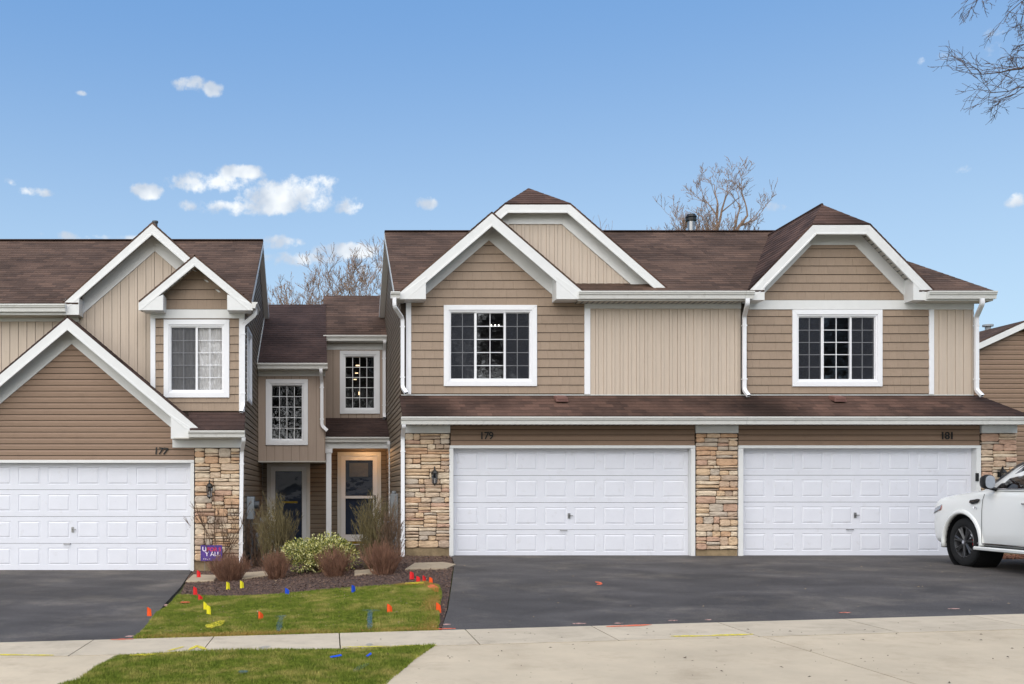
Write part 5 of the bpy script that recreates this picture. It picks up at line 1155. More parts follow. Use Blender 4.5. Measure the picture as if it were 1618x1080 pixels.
# ------------------------------------------------------------------ meters on the side walls
def meters():
    def gx_(x, Y): return px(x, Y)
    # left
    e = empty('electric_meter', (XL + .06, 21.3, .7), 'grey electric meter box with conduit on the side wall of house 177', 'meter', 'utility meters on the side walls')
    m = MB(); m.box(XL + .02, XL + .17, 21.0, 21.35, .75, 1.22); bevel(m.build('meter_box', M['grey'], e), .01); m = MB(); m.cyl((XL + .17, 21.17, 1.05), .08, .1, 16, 'x'); m.build('meter_glass', M['greydk'], e); m = MB(); m.tube([(XL + .1, 21.2, .74), (XL + .1, 21.2, -.4)], .03, 8); m.build('conduit', M['pipe'], e)
    m = MB(); m.box(XL + .02, XL + .2, 21.4, 21.7, .0, .35); bevel(m.build('lower_box', M['greydk'], e), .01)
    e = empty('gas_meter', (XL + .2, 22.4, .1), 'grey gas meter with pipes low on the side wall of house 177', 'meter', 'utility meters on the side walls')
    m = MB(); m.box(XL + .12, XL + .34, 22.1, 22.4, .1, .42); bevel(m.build('meter_body', M['pipe'], e), .03, 2); m = MB(); m.tube([(XL + .2, 22.15, .42), (XL + .2, 22.15, .62), (XL + .02, 22.15, .62)], .02, 8); m.tube([(XL + .26, 22.35, .42), (XL + .26, 22.35, .7), (XL + .26, 22.5, .7), (XL + .26, 22.5, -.4)], .02, 8); m.cyl((XL + .26, 22.44, .7), .07, .06, 14, 'y'); m.build('pipe', M['grey'], e)
    e = empty('electric_meter', (XR - .06, 21.6, .7), 'tall grey conduit and meter box on the side wall of house 179', 'meter', 'utility meters on the side walls')
    m = MB(); m.box(XR - .18, XR - .02, 21.55, 21.8, -.1, 1.28); m.cyl((XR - .1, 21.67, 1.28), .05, .06, 12); bevel(m.build('conduit_box', M['pipe'], e), .01); m = MB(); m.cyl((XR - .36, 21.5, .28), .11, .18, 18, 'x'); m.build('meter_glass', M['grey'], e)
    e = empty('gas_meter', (XR - .2, 22.4, .1), 'grey gas meter low on the side wall of house 179 behind shrubs', 'meter', 'utility meters on the side walls')
    m = MB(); m.box(XR - .34, XR - .12, 22.1, 22.4, .15, .47); bevel(m.build('meter_body', M['pipe'], e), .03, 2); m = MB(); m.tube([(XR - .2, 22.15, .47), (XR - .2, 22.15, .67), (XR - .02, 22.15, .67)], .02, 8); m.tube([(XR - .26, 22.35, .47), (XR - .26, 22.35, .75), (XR - .26, 22.5, .75), (XR - .26, 22.5, -.4)], .02, 8); m.build('pipe', M['grey'], e)
meters()

# ------------------------------------------------------------------ yard sign
M['signblue'] = mat('sign_violet_blue', S(62,48,128), .5, .1, 6, col2=S(92,60,140)); M['signwhite'] = mat('sign_white_ink', S(225,215,230), .6); M['signred'] = mat('sign_red_ink', S(205,60,95), .6)
def yard_sign():
    Y = 20.2; x0, x1, z0, z1 = px(317, Y), px(351, Y), pz(886, Y), pz(861, Y)
    e = empty('yard_sign', ((x0 + x1) / 2, Y, -.35), 'small violet yard sign with white and red letters behind the sparse shrub', 'sign')
    m = MB(); m.box(x0, x1, Y, Y + .006, z0, z1); m.build('sign_board', M['signblue'], e)
    m = MB(); m.tube([(x0 + .08, Y + .012, z1 - .05), (x0 + .08, Y + .012, -.4)], .004, 5); m.tube([(x1 - .08, Y + .012, z1 - .05), (x1 - .08, Y + .012, -.4)], .004, 5); m.build('stake', M['steel'], e)
    def tx(s, x, z, h, mt):
        c = bpy.data.curves.new('lettering', 'FONT'); c.body = s; c.size = h * 1.38; c.extrude = .0008; c.offset = .003; o = bpy.data.objects.new('tmp', c); COL.objects.link(o)
        me = bpy.data.meshes.new_from_object(o.evaluated_get(bpy.context.evaluated_depsgraph_get())); bpy.data.objects.remove(o); me.transform(Matrix.Rotation(R(90), 4, 'X')); me.materials.clear(); me.materials.append(mt); link(bpy.data.objects.new('lettering', me), e, (x, Y - .0018, z))
    h = z1 - z0; tx('U', x0 + .03, z0 + h * .62, .09, M['signwhite']); tx('.FOR S', x0 + .11, z0 + h * .62, .075, M['signred']); tx('Y ALL', x0 + .09, z0 + h * .32, .085, M['signwhite']); tx('- - . -', x0 + .05, z0 + h * .08, .05, M['signwhite'])
yard_sign()

# ------------------------------------------------------------------ marker flags
FC = {'red': S(222,34,38), 'yellow': S(236,222,40), 'blue': S(24,76,200), 'orange': S(246,88,28)}
FM = {}
for k, c in FC.items():
    m = mat(k + '_plastic', c, .4, .08, 20); b_ = m.node_tree.nodes['Principled BSDF']; b_.inputs['Transmission Weight'].default_value = 0; FM[k] = m
M['wire'] = mat('wire', S(90,80,70), .5)
def flag(x, y, col, label, w=.085, h=.1, tilt=0, yaw=0, ground=None, group=None):
    """x,y = pixel of flag centre; base found on the ground straight below"""
    gx_, gy_ = gat(x, y + (ground if ground else 15)); z0 = g(gx_, gy_) + .02; zc = pz(y, gy_)
    e = empty('marker_flag', (gx_, gy_, z0), label, 'marker flag', 'small utility marker flags'); top = zc + h / 2 - z0
    m = MB(); m.tube([(gx_, gy_, z0 - .05), (gx_ + math.sin(tilt) * top, gy_, z0 + top)], .0022, 4); m.build('wire', M['wire'], e)
    bx_, bz_ = gx_ + math.sin(tilt) * top, z0 + top; n = 5; v = []; 
    for i in range(n + 1):
        t = i / n; cx_ = bx_ + w * t * math.cos(yaw); cy_ = gy_ + w * t * math.sin(yaw) - .012 * math.sin(t * 4); dz = -.035 * t * t - tilt * .05 * t
        for (oy, s) in ((0, 0), (.0012, 1)):
            v.append((cx_, cy_ + oy, bz_ + dz)); v.append((cx_ + .01 * t, cy_ + oy, bz_ - h * (1 - .12 * t) + dz))
    f = []
    for i in range(n):
        a = i * 4; b = a + 4; f += [(a, a+1, b+1, b), (a+2, b+2, b+3, a+3), (a, b, b+2, a+2), (a+1, a+3, b+3, b+1)]
    f += [(0, 2, 3, 1), (n*4, n*4+1, n*4+3, n*4+2)]
    m = MB(); m.add(v, f); m.build('flag', FM[col], e, smooth=False)
flags = [(312,906,'red','red marker flag at the foot of pillar 177 beside the garage door',10,.15),(310,933,'red','large red marker flag at the left corner of the mulch bed',14,-.3),(312,945,'red','red marker flag drooping just below another red one, left bed edge',8,.5),
 (361,925,'yellow','yellow marker flag before the leftmost reddish shrub',9,-.25),(380,923,'yellow','narrow yellow marker flag at the right foot of the leftmost reddish shrub',9,.2),
 (322,957,'yellow','yellow marker flag, left one of two on the lawn corner',12,.15),(332,963,'yellow','yellow marker flag, right and lower of two on the lawn corner',13,-.4),
 (235,966,'orange','orange marker flag standing alone at the edge of the left driveway',10,-.1),(406,973,'orange','orange marker flag in the left middle of the lawn',12,.5),
 (452,935,'blue','blue marker flag at the mulch edge near the middle low shrub',9,.05),(560,931,'blue','blue marker flag at the mulch edge right of the variegated shrub',9,-.4),
 (611,961,'orange','orange marker flag on the right half of the lawn',12,.3),(688,959,'orange','orange marker flag by the mulch strip at the lawn right edge',12,.35),
 (652,909,'red','pinkish red marker flag, leftmost of four by the cream slab',9,-.4),(661,916,'red','red marker flag, second of four by the cream slab',8,-.2),(669,915,'red','red marker flag, third of four by the cream slab',9,.1),(683,918,'orange','orange marker flag, rightmost of four by the cream slab',8,-.5)]
for (x, y, c, lb, gd, tl) in flags: flag(x - 2, y, c, lb, tilt=tl * .5, ground=gd, w=.06 if c == 'yellow' else .066, h=.13, yaw=random.uniform(-.7, .7))
for (x, y, lb) in ((530,1047,'blue flag strip lying flat on the grass strip at left'), (582,1045,'blue flag strip lying tilted on the grass strip at right')):
    X, Y = gat(x, y); e = MB(); z = g(X, Y) + .07; a = .2 if x < 550 else 1.1; dx, dy = .06 * math.cos(a), .06 * math.sin(a) * .8; e.add([(X-dx,Y-dy,z),(X+dx,Y+dy,z+.02),(X+dx+.01,Y+dy-.03,z+.01),(X-dx+.01,Y-dy-.03,z-.01),(X-dx,Y-dy,z-.003),(X+dx,Y+dy,z+.017),(X+dx+.01,Y+dy-.03,z+.007),(X-dx+.01,Y-dy-.03,z-.013)],[(0,1,2,3),(7,6,5,4),(0,4,5,1),(1,5,6,2),(2,6,7,3),(3,7,4,0)]); o = e.build('flag_strip', FM['blue'], None, (X, Y, z)); tag(o, lb, 'marker flag')

# ------------------------------------------------------------------ plants
M['bark'] = mat('bark', S(84,74,68), .95, .25, 8, .4, 30); M['twig'] = mat('pale_twigs', S(134,112,96), .95, .2, 10); M['twigdark'] = mat('dark_twigs', S(86,74,70), .95, .2, 10)
M['twiggreen'] = mat('green_brown_twigs', S(90,80,56), .95, .25, 6, col2=S(124,112,76)); M['twigred'] = mat('reddish_twigs', S(96,66,52), .95, .2, 8, col2=S(150,112,90)); M['twigbrown'] = mat('brown_twigs', S(92,72,58), .95, .25, 8, col2=S(120,98,78))
M['budl'] = mat('dry_buds', S(158,122,92), .95, .25, 8)
def rvec(): v = Vector((random.gauss(0,1), random.gauss(0,1), random.gauss(0,1))); return v.normalized()
def grow(mb, p, d, L_, r, depth, up=.25, wob=.22, kids=4, n=3, spread=.75, buds=None, seg=4, rmin=.004, shrink=.62):
    pts = [p]; rad = [r]; q = p.copy(); dd = d.copy()
    for i in range(seg):
        dd = (dd + rvec() * wob + Vector((0, 0, up * .3))).normalized(); q = q + dd * L_ / seg; pts.append(q.copy()); rad.append(max(rmin * .7, r * (1 - .62 * (i + 1) / seg)))
    mb.tube(pts, rad, n if depth > 2 else 3, cap=False)
    if depth == 0:
        if buds is not None and random.random() < .6: 
            for _ in range(2): c = pts[random.randrange(1, len(pts))] + rvec() * .02; a, b = rvec() * buds[1], rvec() * buds[1]; buds[0].add([c, c + a, c + b], [(0, 1, 2)])
        return
    for k in range(kids):
        t = random.uniform(.3, 1.0) if k else 1.0; i = min(int(t * seg), seg - 1); f = t * seg - i; c = pts[i].lerp(pts[i+1], min(1, f)); ax = rvec(); nd = (dd + (ax - dd * ax.dot(dd)).normalized() * spread * random.uniform(.5, 1.2)).normalized()
        grow(mb, c, nd, L_ * shrink * random.uniform(.75, 1.2), max(rmin, rad[i] * .62), depth - 1, up, wob, kids, n, spread, buds, seg, rmin, shrink)
def tree(X, Y, Z, H, label, m_twig, seed, trunk_h=.35, depth=4, kids=4, lean=(0,0), nl=5, spread=.8, r0=None, buds=True, rmin=.008, elr=(.6, 1.3), parent_name='bare_tree', group='bare winter trees behind the row'):
    random.seed(seed); e = empty(parent_name, (X, Y, Z), label, 'tree', group); r0 = r0 or H * .016; th = H * trunk_h
    tr = MB(); pts = [Vector((X + lean[0] * t + random.uniform(-.05,.05), Y + lean[1] * t, Z - .1 + th * t)) for t in (0, .33, .66, 1)]; tr.tube(pts, [r0 * 1.3, r0, r0 * .9, r0 * .8], 8); tr.build('trunk', M['bark'], e, smooth=True)
    cr = MB(); bd = (MB(), .03) if buds else None
    for k in range(nl):
        a = 2 * math.pi * (k + random.uniform(-.3,.3)) / nl; el = random.uniform(*elr) if k else 1.5; d = Vector((math.cos(a) * math.cos(el), math.sin(a) * math.cos(el), math.sin(el)))
        grow(cr, pts[-1].lerp(pts[-2], random.uniform(0, .5)), d, H * (1 - trunk_h) * .47 * random.uniform(.85, 1.1), r0 * .6, depth, .3, .2, kids, 5, spread, bd, 4, rmin)
    cr.build('crown', m_twig, e, fix=False)
    if bd and bd[0].v: bd[0].build('dry_leaves', M['budl'], e, fix=False)
    return e
tree(px(1143, 46), 46, 0, pz(243, 46), 'large bare tree with dark forked trunk rising behind the main ridge', M['twig'], 15, .74, 5, 3, (-.3, 0), 7, .85, .2, rmin=.010, elr=(.35, 1.3))
tree(px(1070, 46), 45, 0, pz(300, 46) * 1.04, 'smaller bare tree left of the flue behind the ridge', M['twig'], 5, .78, 4, 4, (0, 0), 6, .8, .12, rmin=.010, elr=(.4, 1.3))
tree(px(950, 50), 50, 0, pz(318, 50) * 1.05, 'thin pale tree top just right of the big clipped gable', M['twig'], 21, .72, 3, 3, (0, 0), 3, .5, .08, rmin=.009, buds=False)
tree(px(488, 44), 44, 0, pz(398, 44) * 1.0, 'bare twiggy tree left of centre above the lower entry roof', M['twig'], 31, .6, 5, 3, (0, 0), 9, .8, .14, rmin=.009, elr=(.5, 1.4))
tree(px(590, 42), 42, 0, pz(378, 42) * 1.0, 'bare twiggy tree beside the left wall of house 179', M['twig'], 42, .6, 5, 3, (0, 0), 9, .8, .15, rmin=.009, elr=(.5, 1.4))
tree(px(430, 40), 40, 0, pz(436, 40), 'slim budding tree beside the rear corner of house 177', M['twig'], 17, .6, 4, 3, (0, 0), 4, .6, .1, rmin=.009)
tree(px(625, 48), 48, 0, pz(352, 48) * 1.03, 'bare tree whose tip shows above the left ridge end of 179', M['twig'], 52, .75, 3, 3, (0, 0), 3, .4, .1, rmin=.009, buds=False)
# overhanging tree off the right edge
def overhang():
    random.seed(77); Y = 16.5; T = Vector((px(1900, Y), Y + .5, g(14.5, Y))); e = empty('bare_tree', T, 'large bare tree off the right edge reaching branches into the sky', 'tree')
    tr = MB(); tr.tube([T - Vector((0,0,.1)), T + Vector((.1, 0, 3)), T + Vector((0, 0, 6)), T + Vector((-.1, 0, 9.5))], [.3, .24, .2, .12], 10); tr.build('trunk', M['bark'], e, smooth=True); cr = MB()
    W = lambda x, y, dy=0: Vector((px(x + 36, Y + dy), Y + dy, pz(y - 22, Y + dy)))
    limbs = [([W(1890, 240), W(1780, 130), W(1690, 95), W(1618, 105), W(1560, 135), W(1500, 138)], .07, 1.0), ([W(1890, 200), W(1760, 120, .6), W(1660, 70, .5), W(1610, 78, .3), W(1565, 100, .2)], .06, .8),
             ([W(1890, 240), W(1780, 170, -.4), W(1690, 150, -.4), W(1600, 160, -.3), W(1530, 168, -.2)], .05, .8), ([W(1890, 100), W(1760, 20, .3), W(1680, -30, .2), W(1600, 5, .2), W(1560, 40, .1)], .05, .8),
             ([W(1890, 60), W(1760, -60), W(1620, -70), W(1530, -20), W(1512, 20)], .05, .7), ([W(1890, 150), W(1770, 80), W(1690, 40), W(1640, 45), W(1605, 60)], .045, .7), ([W(1890, 240), W(1780, 150, .3), W(1690, 120, .5), W(1620, 140, .5), W(1545, 178, .4)], .045, .7)]
    for pts, r, s in limbs:
        n = len(pts); Q = []
        for i in range(n - 1):
            for t in (0, .33, .66): Q.append(pts[i].lerp(pts[i+1], t) + rvec() * .05)
        Q.append(pts[-1]); rad = [max(.007, r * (1 - i / len(Q)) ** 1.1) for i in range(len(Q))]; cr.tube(Q, rad, 5, cap=False)
        for i in range(5, len(Q)):
            for _ in range(2):
                d = (Q[i] - Q[i-1]).normalized(); a = rvec(); a = (a - d * a.dot(d)).normalized(); a.z = a.z * 1.2 ; nd = (d + a * .75).normalized()
                grow(cr, Q[i], nd, .42 * s, max(.006, rad[i] * .5), 2, -.05, .3, 3, 3, .7, None, 4, .0045, .62)
    cr.build('crown', M['twigdark'], e, fix=False)
overhang()
# trees across the street (mirrored in the window panes)
for (x, y, h, lb) in ((-9, -16, 17, 'tall bare tree across the street opposite the left driveway'), (-1, -19, 18, 'tall bare tree across the street opposite the entry court'), (6, -15, 16, 'bare tree across the street opposite the middle garage'), (13, -18, 18, 'tall bare tree across the street opposite the white car'), (23, -16, 17, 'bare tree across the street well right of the row'), (30, -18, 18, 'bare tree across the street, second from its right end'), (37, -16, 17, 'bare tree across the street at its far right end')):
    tree(x, y, -.8, h, lb, M['twigdark'], 60 + int(x), .2, 4, 5, (0, 0), 9, .85, .3, rmin=.022, buds=False, group='bare trees across the street')

def shrub(x, y, wpx, hpx, label, m, n, dens, seed, fan=.5, twigs=2, r=.004, straight=.1, base=.12, qmin=0., dome=.28, tw=1.):
    """x,y: pixel of the foot"""
    random.seed(seed); X, Y = gat(x, y); Z = g(X, Y); W = wpx * Y / F; H = hpx * Y / F
    e = empty('shrub', (X, Y, Z), label, 'shrub'); mb = MB()
    for i in range(n):
        a = random.uniform(0, 2 * math.pi); q = lerp(qmin, 1, random.uniform(0, 1) ** .6); b = Vector((X + math.cos(a) * base * q, Y + math.sin(a) * base * q, Z)); t = Vector((X + math.cos(a) * W / 2 * q * random.uniform(.75, 1.1), Y + math.sin(a) * W / 2 * q, Z + H * (1 - dome * q * q) * random.uniform(.68, 1.06)))
        pts = [b]; k = 4
        for j in range(1, k + 1):
            f = j / k; p = b.lerp(t, f); p.x = lerp(b.x, t.x, f ** fan); p.y = lerp(b.y, t.y, f ** fan); pts.append(p + rvec() * straight * H * .12)
        rr = r * random.uniform(.6, 1.2); mb.tube(pts, [rr * (1 - .7 * j / k) for j in range(k + 1)], 3, cap=False)
        for _ in range(dens):
            j = random.randrange(1, k); c = pts[j].lerp(pts[j+1], random.random()); d = (pts[j+1] - pts[j]).normalized(); nd = (d + rvec() * .55).normalized(); L_ = H * random.uniform(.12, .28) * tw
            p2 = c + nd * L_ * .5 + Vector((0, 0, .02)); p3 = p2 + (nd + Vector((0, 0, .4))).normalized() * L_ * .5; mb.tube([c, p2, p3], [rr * .5, rr * .4, rr * .22], 3, cap=False)
            for _ in range(twigs): p4 = p2 + (nd + rvec() * .6 + Vector((0,0,.3))).normalized() * L_ * .4; mb.tube([p2, p4], [rr * .38, rr * .2], 3, cap=False)
    mb.build('stems', m, e, fix=False); return e
shrub(340, 903, 104, 128, 'sparse tall leafless shrub before the stone pillar of house 177', M['twigbrown'], 24, 5, 1, .85, 2, .014, .5, qmin=.25, dome=.15)
shrub(435, 898, 66, 104, 'dense olive leafless shrub before the left entry door', M['twiggreen'], 105, 9, 2, .75, 3, .006, .45, base=.14, dome=.2, tw=.8)
shrub(408, 897, 48, 90, 'thin brown leafless shrub by the grey meters left of the left entry door', M['twigbrown'], 34, 7, 22, .8, 2, .007, .4)
shrub(590, 900, 66, 108, 'dense olive leafless shrub before the right entry door', M['twiggreen'], 105, 9, 3, .75, 3, .006, .45, base=.14, dome=.2, tw=.8)
shrub(614, 902, 46, 104, 'brown leafless shrub squeezed between right olive shrub and the downspout of garage 179', M['twigbrown'], 44, 7, 23, .8, 2, .007, .4)
shrub(362, 919, 78, 44, 'low reddish shrub, leftmost, beside the left driveway bed', M['twigred'], 230, 5, 4, .9, 1, .0055, .3, base=.16, dome=.3)
shrub(437, 916, 54, 44, 'low reddish shrub between the leftmost one and the variegated shrub', M['twigred'], 170, 5, 5, .9, 1, .0055, .3, base=.12, dome=.3)
shrub(529, 912, 66, 46, 'low reddish shrub standing before the variegated evergreen', M['twigred'], 190, 5, 6, .9, 1, .0055, .3, base=.14, dome=.3)
shrub(606, 909, 72, 50, 'low reddish shrub, rightmost, by the corner of garage 179', M['twigred'], 230, 5, 7, .9, 1, .0055, .3, base=.16, dome=.3)
def varieg():
    X, Y = gat(508, 906); Y += .3; X = px(510, Y); Z = g(X, Y); e = empty('variegated_shrub', (X, Y, Z), 'rounded evergreen shrub with cream and green leaves in the bed centre', 'shrub'); st = MB(); random.seed(9)
    W, H = 124 * Y / F / 2, 68 * Y / F; n = 15000; V = []; 
    lump = [(random.uniform(-.8, .8) * W, random.uniform(-.6, .6) * W, random.uniform(.15, .62) * H, random.uniform(.16, .28)) for _ in range(60)] + [(random.uniform(-.35, .35) * W, random.uniform(-.5, .1) * W, random.uniform(.35, .55) * H, random.uniform(.18, .28)) for _ in range(12)]
    lump = [l for l in lump if (l[0] / W) ** 2 + (l[1] / W) ** 2 + (l[2] / H) ** 2 < .85]
    for l in lump: st.tube([(X, Y, Z), (X + l[0] * .5, Y + l[1] * .5, Z + l[2] * .6), (X + l[0], Y + l[1], Z + l[2])], [.012, .009, .004], 4, cap=False)
    st.build('stems', M['twigbrown'], e, fix=False)
    for i in range(n):
        l = random.choice(lump); d = rvec(); d.z = abs(d.z) * .9 if random.random() < .7 else d.z; c = Vector((X + l[0], Y + l[1], Z + l[2])) + d * l[3] * random.uniform(.6, 1.05)
        if c.z < Z + .03: continue
        a = (rvec() * .7 + d).normalized(); b = a.cross(rvec()).normalized(); s = random.uniform(.016, .028); V.append((c, c + a * s + b * s * .5, c + a * s * 2, c + a * s - b * s * .5))
    V = np.array([[tuple(p) for p in q] for q in V]).reshape(-1, 3); k = len(V) // 4; idx = np.arange(k); sel = rng.random(k)
    for nm, lo, hi, c in (('green_leaves', 0, .36, S(86,98,44)), ('cream_leaves', .36, .66, S(212,206,146)), ('yellow_leaves', .66, 1.01, S(166,162,80))):
        q = idx[(sel >= lo) & (sel < hi)]; vv = V.reshape(-1, 4, 3)[q].reshape(-1, 3); o = npmesh(nm, vv - np.array([X, Y, Z]), np.arange(len(vv)).reshape(-1, 4), mat(nm, c, .6, .25, 12, spec=.4)); o.parent = e; o['kind'] = 'stuff'
varieg()
# leaf litter bed at the far right beside garage 181
M['litter'] = mat('red_brown_litter', S(92,58,44), .95, .35, 30, col2=S(150,104,80))
lb = [(px(1552, 20.3), 20.3), (14.6, 20.3), (14.6, 19.6), (px(1552, 19.7), 19.7)]
o = chips('leaf_litter', [(13.3, 20.35), (16, 20.4), (16, 19.4), (13.0, 19.5)], 4000, .02, .05, M['litter'], .04, .5); tag(o, 'reddish leaf litter at the right end behind the white car', 'leaves', kind='stuff')

# ------------------------------------------------------------------ white SUV
def suv():
    def cpaint(name, c, r=.25, coat=1):
        m = bpy.data.materials.new(name); m.use_nodes = True; b = m.node_tree.nodes['Principled BSDF']; b.inputs['Base Color'].default_value = c; b.inputs['Roughness'].default_value = r; b.inputs['Coat Weight'].default_value = coat; b.inputs['Coat Roughness'].default_value = .05; return m
    PW = cpaint('pearl_white_paint', S(242,242,238)); PB = mat('black_plastic', S(24,24,26), .5, .1, 20); RB = mat('tyre_rubber', S(26,26,27), .85, .15, 20, .3, 60); AL = cpaint('dark_alloy', S(62,62,64), .35, .3); CR = mat('chrome', S(200,200,205), .12, .02, 5, metal=1)
    GL = mglass('tinted_car_glass', .22, 1.2); HL = mat('headlight_lens', S(150,156,165), .15, .1, 9); AM = mat('amber_lens', S(225,80,40), .3); RED = mat('red_caliper', S(190,30,28), .4)
    X0 = 11.24; W = 1.0; NOSE = 19.06; zc = g(11.3, 18.0) + .032
    e = empty('suv', (X0 + W, 16.3, zc), 'white large SUV parked nose in before garage 181, cut by right edge', 'car')
    OX, base = X0 + W, Vector((X0 + W, 16.3, zc))
    def P(x, s, z): return Vector((OX + x, NOSE - s, zc + z))
    # stations: s, half width, z bottom, z shoulder, z top centre
    ST = [(0.0,.72,.50,1.0,1.05),(.04,.86,.42,1.09,1.13),(.12,.93,.37,1.16,1.20),(.25,.965,.34,1.2,1.25),(.45,.985,.33,1.22,1.29),(.8,.99,.33,1.26,1.34),(1.25,1.0,.33,1.30,1.38),(1.6,1.0,.33,1.315,1.40),(1.8,1.0,.33,1.32,1.40),(2.4,1.0,.33,1.32,1.38),(3.4,1.0,.33,1.33,1.39),(4.4,.99,.33,1.34,1.40),(5.0,.97,.36,1.34,1.40),(5.2,.93,.42,1.32,1.38),(5.28,.84,.5,1.28,1.34)]
    rings = []
    for s, w, zb, zs_, zt in ST:
        h = zs_ - zb; half = [(0, zb), (w * .86, zb), (w * .965, zb + .06), (w * .99, zb + h * .25), (w, zb + h * .5), (w * .995, zb + h * .72), (w * .975, zb + h * .9), (w * .93, zs_), (w * .84, zs_ + (zt - zs_) * .55), (w * .5, zt - .01), (0, zt)]
        rings.append([P(-x, s, z) for x, z in half] + [P(x, s, z) for x, z in half[-2:0:-1]])
    mb = MB(); mb.loft(rings); body = mb.build('body', PW, e, base, smooth=True)
    # cut wheel arches
    cut = MB(); WC = 1.05; WB = 3.08; rw = .428
    for s in (WC, WC + WB): cut.cyl(P(-1.3, s, rw), .505, .62, 40, 'x'); cut.cyl(P(.68, s, rw), .505, .62, 40, 'x')
    co = cut.build('cutter', PW, None, (0, 0, 0))
    sub = body.modifiers.new('s', 'SUBSURF'); sub.levels = 2; sub.render_levels = 2
    bo = body.modifiers.new('b', 'BOOLEAN'); bo.operation = 'DIFFERENCE'; bo.object = co; bo.solver = 'EXACT'
    me = bpy.data.meshes.new_from_object(body.evaluated_get(bpy.context.evaluated_depsgraph_get())); body.modifiers.clear(); body.data = me; bpy.data.objects.remove(co)
    for p in me.polygons: p.use_smooth = True
    es = body.modifiers.new('ws', 'EDGE_SPLIT'); es.split_angle = R(35)
    for sd in (-1, 1):
        for s in (WC, WC + WB):
            # liner + flare
            m = MB(); n = 22; rg = []
            for k in range(n + 1):
                a = R(-22 + 224 * k / n); c, q = math.cos(a), math.sin(a)
                rg.append([P(sd * x, s - c * r, rw + q * r) for x, r in ((.955, .500), (1.012, .502), (1.028, .53), (1.018, .565), (.985, .585), (.95, .575))])
            rg = [r for r in rg if min(p.z for p in r) > zc + .3]
            m.loft(rg); m.build('wheel_flare', PW, e, base, smooth=True)
            m = MB(); m.loft([[P(sd * x, s - math.cos(R(9 * k)) * .50, rw + math.sin(R(9 * k)) * .50) for k in range(41)] for x in (.55, .96)], cap=False); m.build('wheel_arch_liner', PB, e, base, fix=False)
            # wheel
            wx = .955; m = MB(); prof = [(.29, -.27), (.39, -.275), (.42, -.26), (.428, -.22), (.428, -.05), (.42, -.015), (.40, 0), (.30, .005), (.275, -.01)]
            k2 = 48; rr = [[P(sd * (wx + o), s + math.cos(2*math.pi*k/k2) * r, rw + math.sin(2*math.pi*k/k2) * r) for r, o in prof] for k in range(k2 + 1)]
            m.loft(rr, cap=False); wh = m.build('wheel', RB, e, base, smooth=True); wh['label'] = 'black tyre on dark alloy rim'
            m = MB()
            for k in range(k2):   # tread blocks
                a = 2*math.pi*k/k2
                for o in (-.23, -.16, -.09):
                    aa = a + (0.06 if o == -.16 else 0); c, q = math.cos(aa), math.sin(aa); c2, q2 = math.cos(aa + .09), math.sin(aa + .09)
                    m.add([P(sd*(wx+o), s + c*.426, rw + q*.426), P(sd*(wx+o+.055), s + c*.426, rw + q*.426), P(sd*(wx+o+.055), s + c2*.426, rw + q2*.426), P(sd*(wx+o), s + c2*.426, rw + q2*.426), P(sd*(wx+o), s + c*.434, rw + q*.434), P(sd*(wx+o+.055), s + c*.434, rw + q*.434), P(sd*(wx+o+.055), s + c2*.434, rw + q2*.434), P(sd*(wx+o), s + c2*.434, rw + q2*.434)], [(0,3,2,1),(4,5,6,7),(0,1,5,4),(1,2,6,5),(2,3,7,6),(3,0,4,7)])
            m.build('tread', RB, wh, base)
            m = MB(); prof = [(.285, -.02), (.27, .0), (.26, -.005), (.25, -.04), (.245, -.2)]; rr = [[P(sd * (wx + o), s + math.cos(2*math.pi*k/k2) * r, rw + math.sin(2*math.pi*k/k2) * r) for r, o in prof] for k in range(k2 + 1)]; m.loft(rr, cap=False); m.cyl(P(sd * (wx - .03) if sd > 0 else sd * (wx - .0), s, rw), .05, .03, 20, 'x')
            for k in range(7):
                for da in (-.13, .13):
                    a = 2*math.pi*k/7 + .2; ca, sa = math.cos(a), math.sin(a); cb, sb = math.cos(a + da), math.sin(a + da)
                    q0 = P(sd*(wx-.025), s + ca*.05, rw + sa*.05); q1 = P(sd*(wx-.015), s + (ca*.35+cb*.65)*.16, rw + (sa*.35+sb*.65)*.16); q2 = P(sd*(wx-.008), s + cb*.265, rw + sb*.265); m.tube([q0, q1, q2], [.022, .018, .02], 4)
            rm = m.build('rim', AL, wh, base)
            m = MB(); m.cyl(P(sd*(wx-.155) if sd > 0 else sd*(wx-.14), s, rw), .19, .015, 32, 'x'); m.build('brake_disc', CR, wh, base)
            m = MB(); m.box(*sorted((P(sd*(wx-.16),0,0).x, P(sd*(wx-.08),0,0).x)), P(0, s + .2, 0).y, P(0, s + .12, 0).y, zc + rw - .08, zc + rw + .07); m.build('brake_caliper', RED, wh, base)
            m = MB(); m.cyl(P(sd*wx if sd > 0 else sd*(wx+.012), s, rw), .028, .012, 16, 'x'); m.build('hub_cap', CR, wh, base)
    # undercarriage
    m = MB(); m.add([P(-.9,.35,.30),P(.9,.35,.30),P(.9,5.0,.30),P(-.9,5.0,.30),P(-.85,.4,.45),P(.85,.4,.45),P(.85,4.9,.45),P(-.85,4.9,.45)],[(0,3,2,1),(4,5,6,7),(0,1,5,4),(1,2,6,5),(2,3,7,6),(3,0,4,7)]); m.build('underbody', PB, e, base)
    # greenhouse
    G = [(1.42,.86,1.33,.80,1.36),(1.75,.90,1.33,.80,1.53),(2.1,.92,1.34,.74,1.74),(2.4,.925,1.34,.71,1.86),(2.8,.925,1.34,.70,1.90),(3.6,.925,1.35,.70,1.915),(4.5,.915,1.35,.69,1.89),(5.0,.89,1.36,.67,1.83),(5.2,.86,1.36,.66,1.6)]
    rings = []
